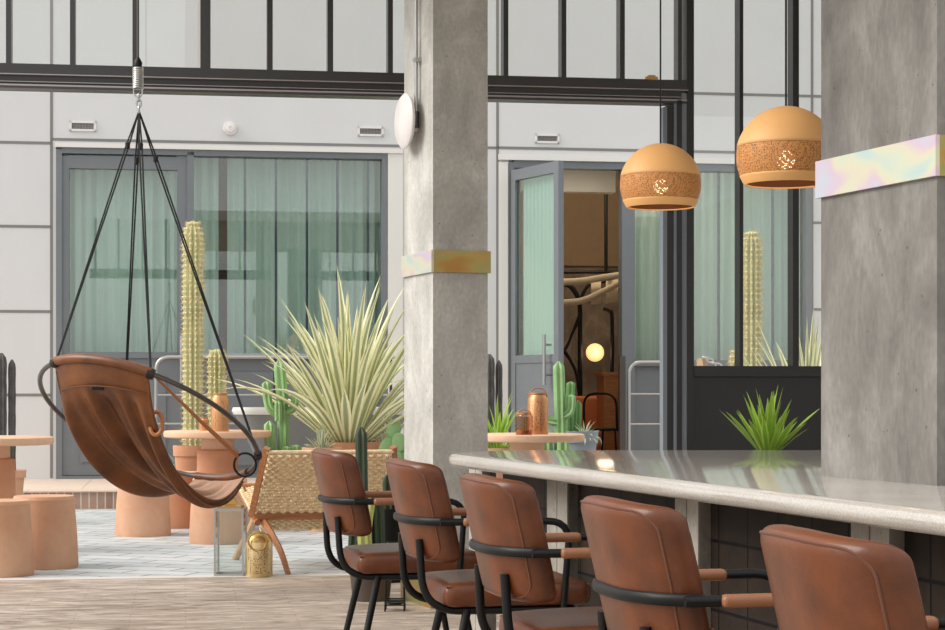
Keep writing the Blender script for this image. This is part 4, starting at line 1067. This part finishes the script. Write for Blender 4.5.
link('back_sleeve', T([hoop(148 - 59 * k / 20) + Vector((0, 0, .004)) for k in range(21)], .024, n=14), m_swing, sw)
link('front_sleeve', T([hoop(-63 + 41 * k / 20) for k in range(21)], .022, n=14), m_swing, sw)
hb = bmesh.new()
for tt in (.012, .988): tube(hb, [sling_pt(tt, k / 30) for k in range(1, 30)], .006, n=6)
link('edge_hem', hb, m_swing, sl)
# maker's tab, blank
link('yoke_seam', T([sling_pt(k / 30, .095) + Vector((-.004, -.012, 0)) - Vector((.0, .0, 0)) for k in range(1, 30)], .004, n=6), m_piping, sl)
q0 = sling_pt(.5, .105)
link('tab', B((q0.x - .028, q0.x + .028, q0.y - .022, q0.y - .016, q0.z - .006, q0.z + .010)), m_black, sl, False)
# strap and rings
ringc = hoop(-2) + Vector((-.06, -.03, -.02))
link('side_ring', T([ringc + Vector((.055 * math.cos(a), 0, .058 * math.sin(a))) for a in [2 * PI * k / 28 for k in range(28)]], .006, n=8, closed=True), m_black, sw)
link('side_strap', T([hoop(88), hoop(88).lerp(ringc, .5) + Vector((0, 0, -.0)), ringc + Vector((-.035, 0, .045))], lambda q: .006 + .009 * q, n=8, flat=(1, .4)), m_strap, sw)
lc = hoop(90) + Vector((.02, .09, -.24))
link('side_loop', T([lc + Vector((.03 * math.cos(a), .01 * math.sin(a), .055 * math.sin(a))) for a in [2 * PI * k / 24 for k in range(24)]], .010, n=8, closed=True), m_strap, sw)
apex = P(139, 111, S_) - hcn
def hook(p): return apex + Vector(p)
ends = [hoop(146), hoop(89), hoop(255), hoop(5)]
for k, e in enumerate(ends):
    knot = apex + (e - apex) * .14
    for off in ((-.007, 0, 0), (.007, 0, 0)):
        ov = Vector(off)
        link('rope', T([apex + Vector((0, 0, 0)), knot + ov, e + ov * .2], .0042, n=6), m_rope, sw)
    link('knot', L([(0, -.02), (.012, -.014), (.013, .012), (0, .02)], n=10, c=knot), m_rope, sw)
for k in (89, 146): link('rope_tie', T([hoop(k - 1.6), hoop(k + 1.6)], .026, n=12), m_rope, sw)
link('rope_tie', T([hoop(3), hoop(7)], .02, n=12), m_rope, sw)
z62 = P(138, 66, S_) - hcn
chain(sw, apex + Vector((0, 0, -.01)), P(138.5, 94, S_) - hcn, 3, .02, .005)
sp0, sp1 = P(138, 89, S_) - hcn, P(138, 68, S_) - hcn
N_ = 200; link('spring', T([sp0.lerp(sp1, k / N_) + Vector((.024 * math.cos(k / N_ * 11 * 2 * PI), .024 * math.sin(k / N_ * 11 * 2 * PI), 0)) for k in range(N_ + 1)], .0045, n=6), m_steel, sw)
link('spring_link', T([sp0 + Vector((.022 * math.cos(a), 0, -.012 + .03 * math.sin(a))) for a in [2 * PI * k / 20 for k in range(20)]], .004, n=6, closed=True), m_steel, sw)
link('top_hook', L([(0, -.02), (.018, -.01), (.022, .015), (.012, .035), (.006, .045), (0, .045)], n=16, c=sp1 + Vector((0, 0, .01))), m_black, sw)
link('suspension_cable', T([sp1 + Vector((0, 0, .05)), Vector((sp1.x, sp1.y, ztop - hcn.z))], .006, n=8), m_gun, sw)
bp0 = sling_pt(.5, .09)

# ------------------------------------------------------------------ light
wd = bpy.data.worlds.new('World'); bpy.context.scene.world = wd; wd.use_nodes = True
nt = wd.node_tree; bg = nt.nodes['Background']
tc = nt.nodes.new('ShaderNodeTexCoord'); sx_ = nt.nodes.new('ShaderNodeSeparateXYZ'); nt.links.new(tc.outputs['Generated'], sx_.inputs[0])
r = ramp(nt, [(.0, (.55, .53, .50, 1)), (.48, (.62, .62, .62, 1)), (.56, (.9, .9, .89, 1)), (1, (1, .99, .97, 1))], sx_.outputs[2])
mpr = nt.nodes.new('ShaderNodeMapRange'); mpr.inputs[1].default_value = -1; mpr.inputs[2].default_value = 1
nt.links.new(sx_.outputs[2], mpr.inputs[0]); nt.links.new(mpr.outputs[0], r.inputs[0])
nt.links.new(r.outputs[0], bg.inputs[0]); bg.inputs[1].default_value = 1.25
sun = bpy.data.lights.new('Sun', 'SUN'); sun.energy = 3.2; sun.angle = math.radians(40); sun.color = (1, .96, .9)
so = bpy.data.objects.new('Sun', sun); C.objects.link(so); so.rotation_euler = Vector((.78, .16, -.60)).to_track_quat('-Z', 'Y').to_euler()

# ------------------------------------------------------------------ camera
cam = bpy.data.cameras.new('Camera'); co = bpy.data.objects.new('Camera', cam); C.objects.link(co)
cam.sensor_width = 36; cam.sensor_fit = 'HORIZONTAL'; cam.lens = F_ / 945 * 36; cam.shift_y = (YH - 315) / 945
co.location = (0, 0, H); co.rotation_euler = (PI / 2, 0, 0); cam.clip_start = .05; cam.clip_end = 200
sc = bpy.context.scene; sc.camera = co
sc.view_settings.view_transform = 'Standard'; sc.view_settings.look = 'None'; sc.view_settings.gamma = 1; sc.view_settings.exposure = 0
sc.view_settings.use_curve_mapping = False
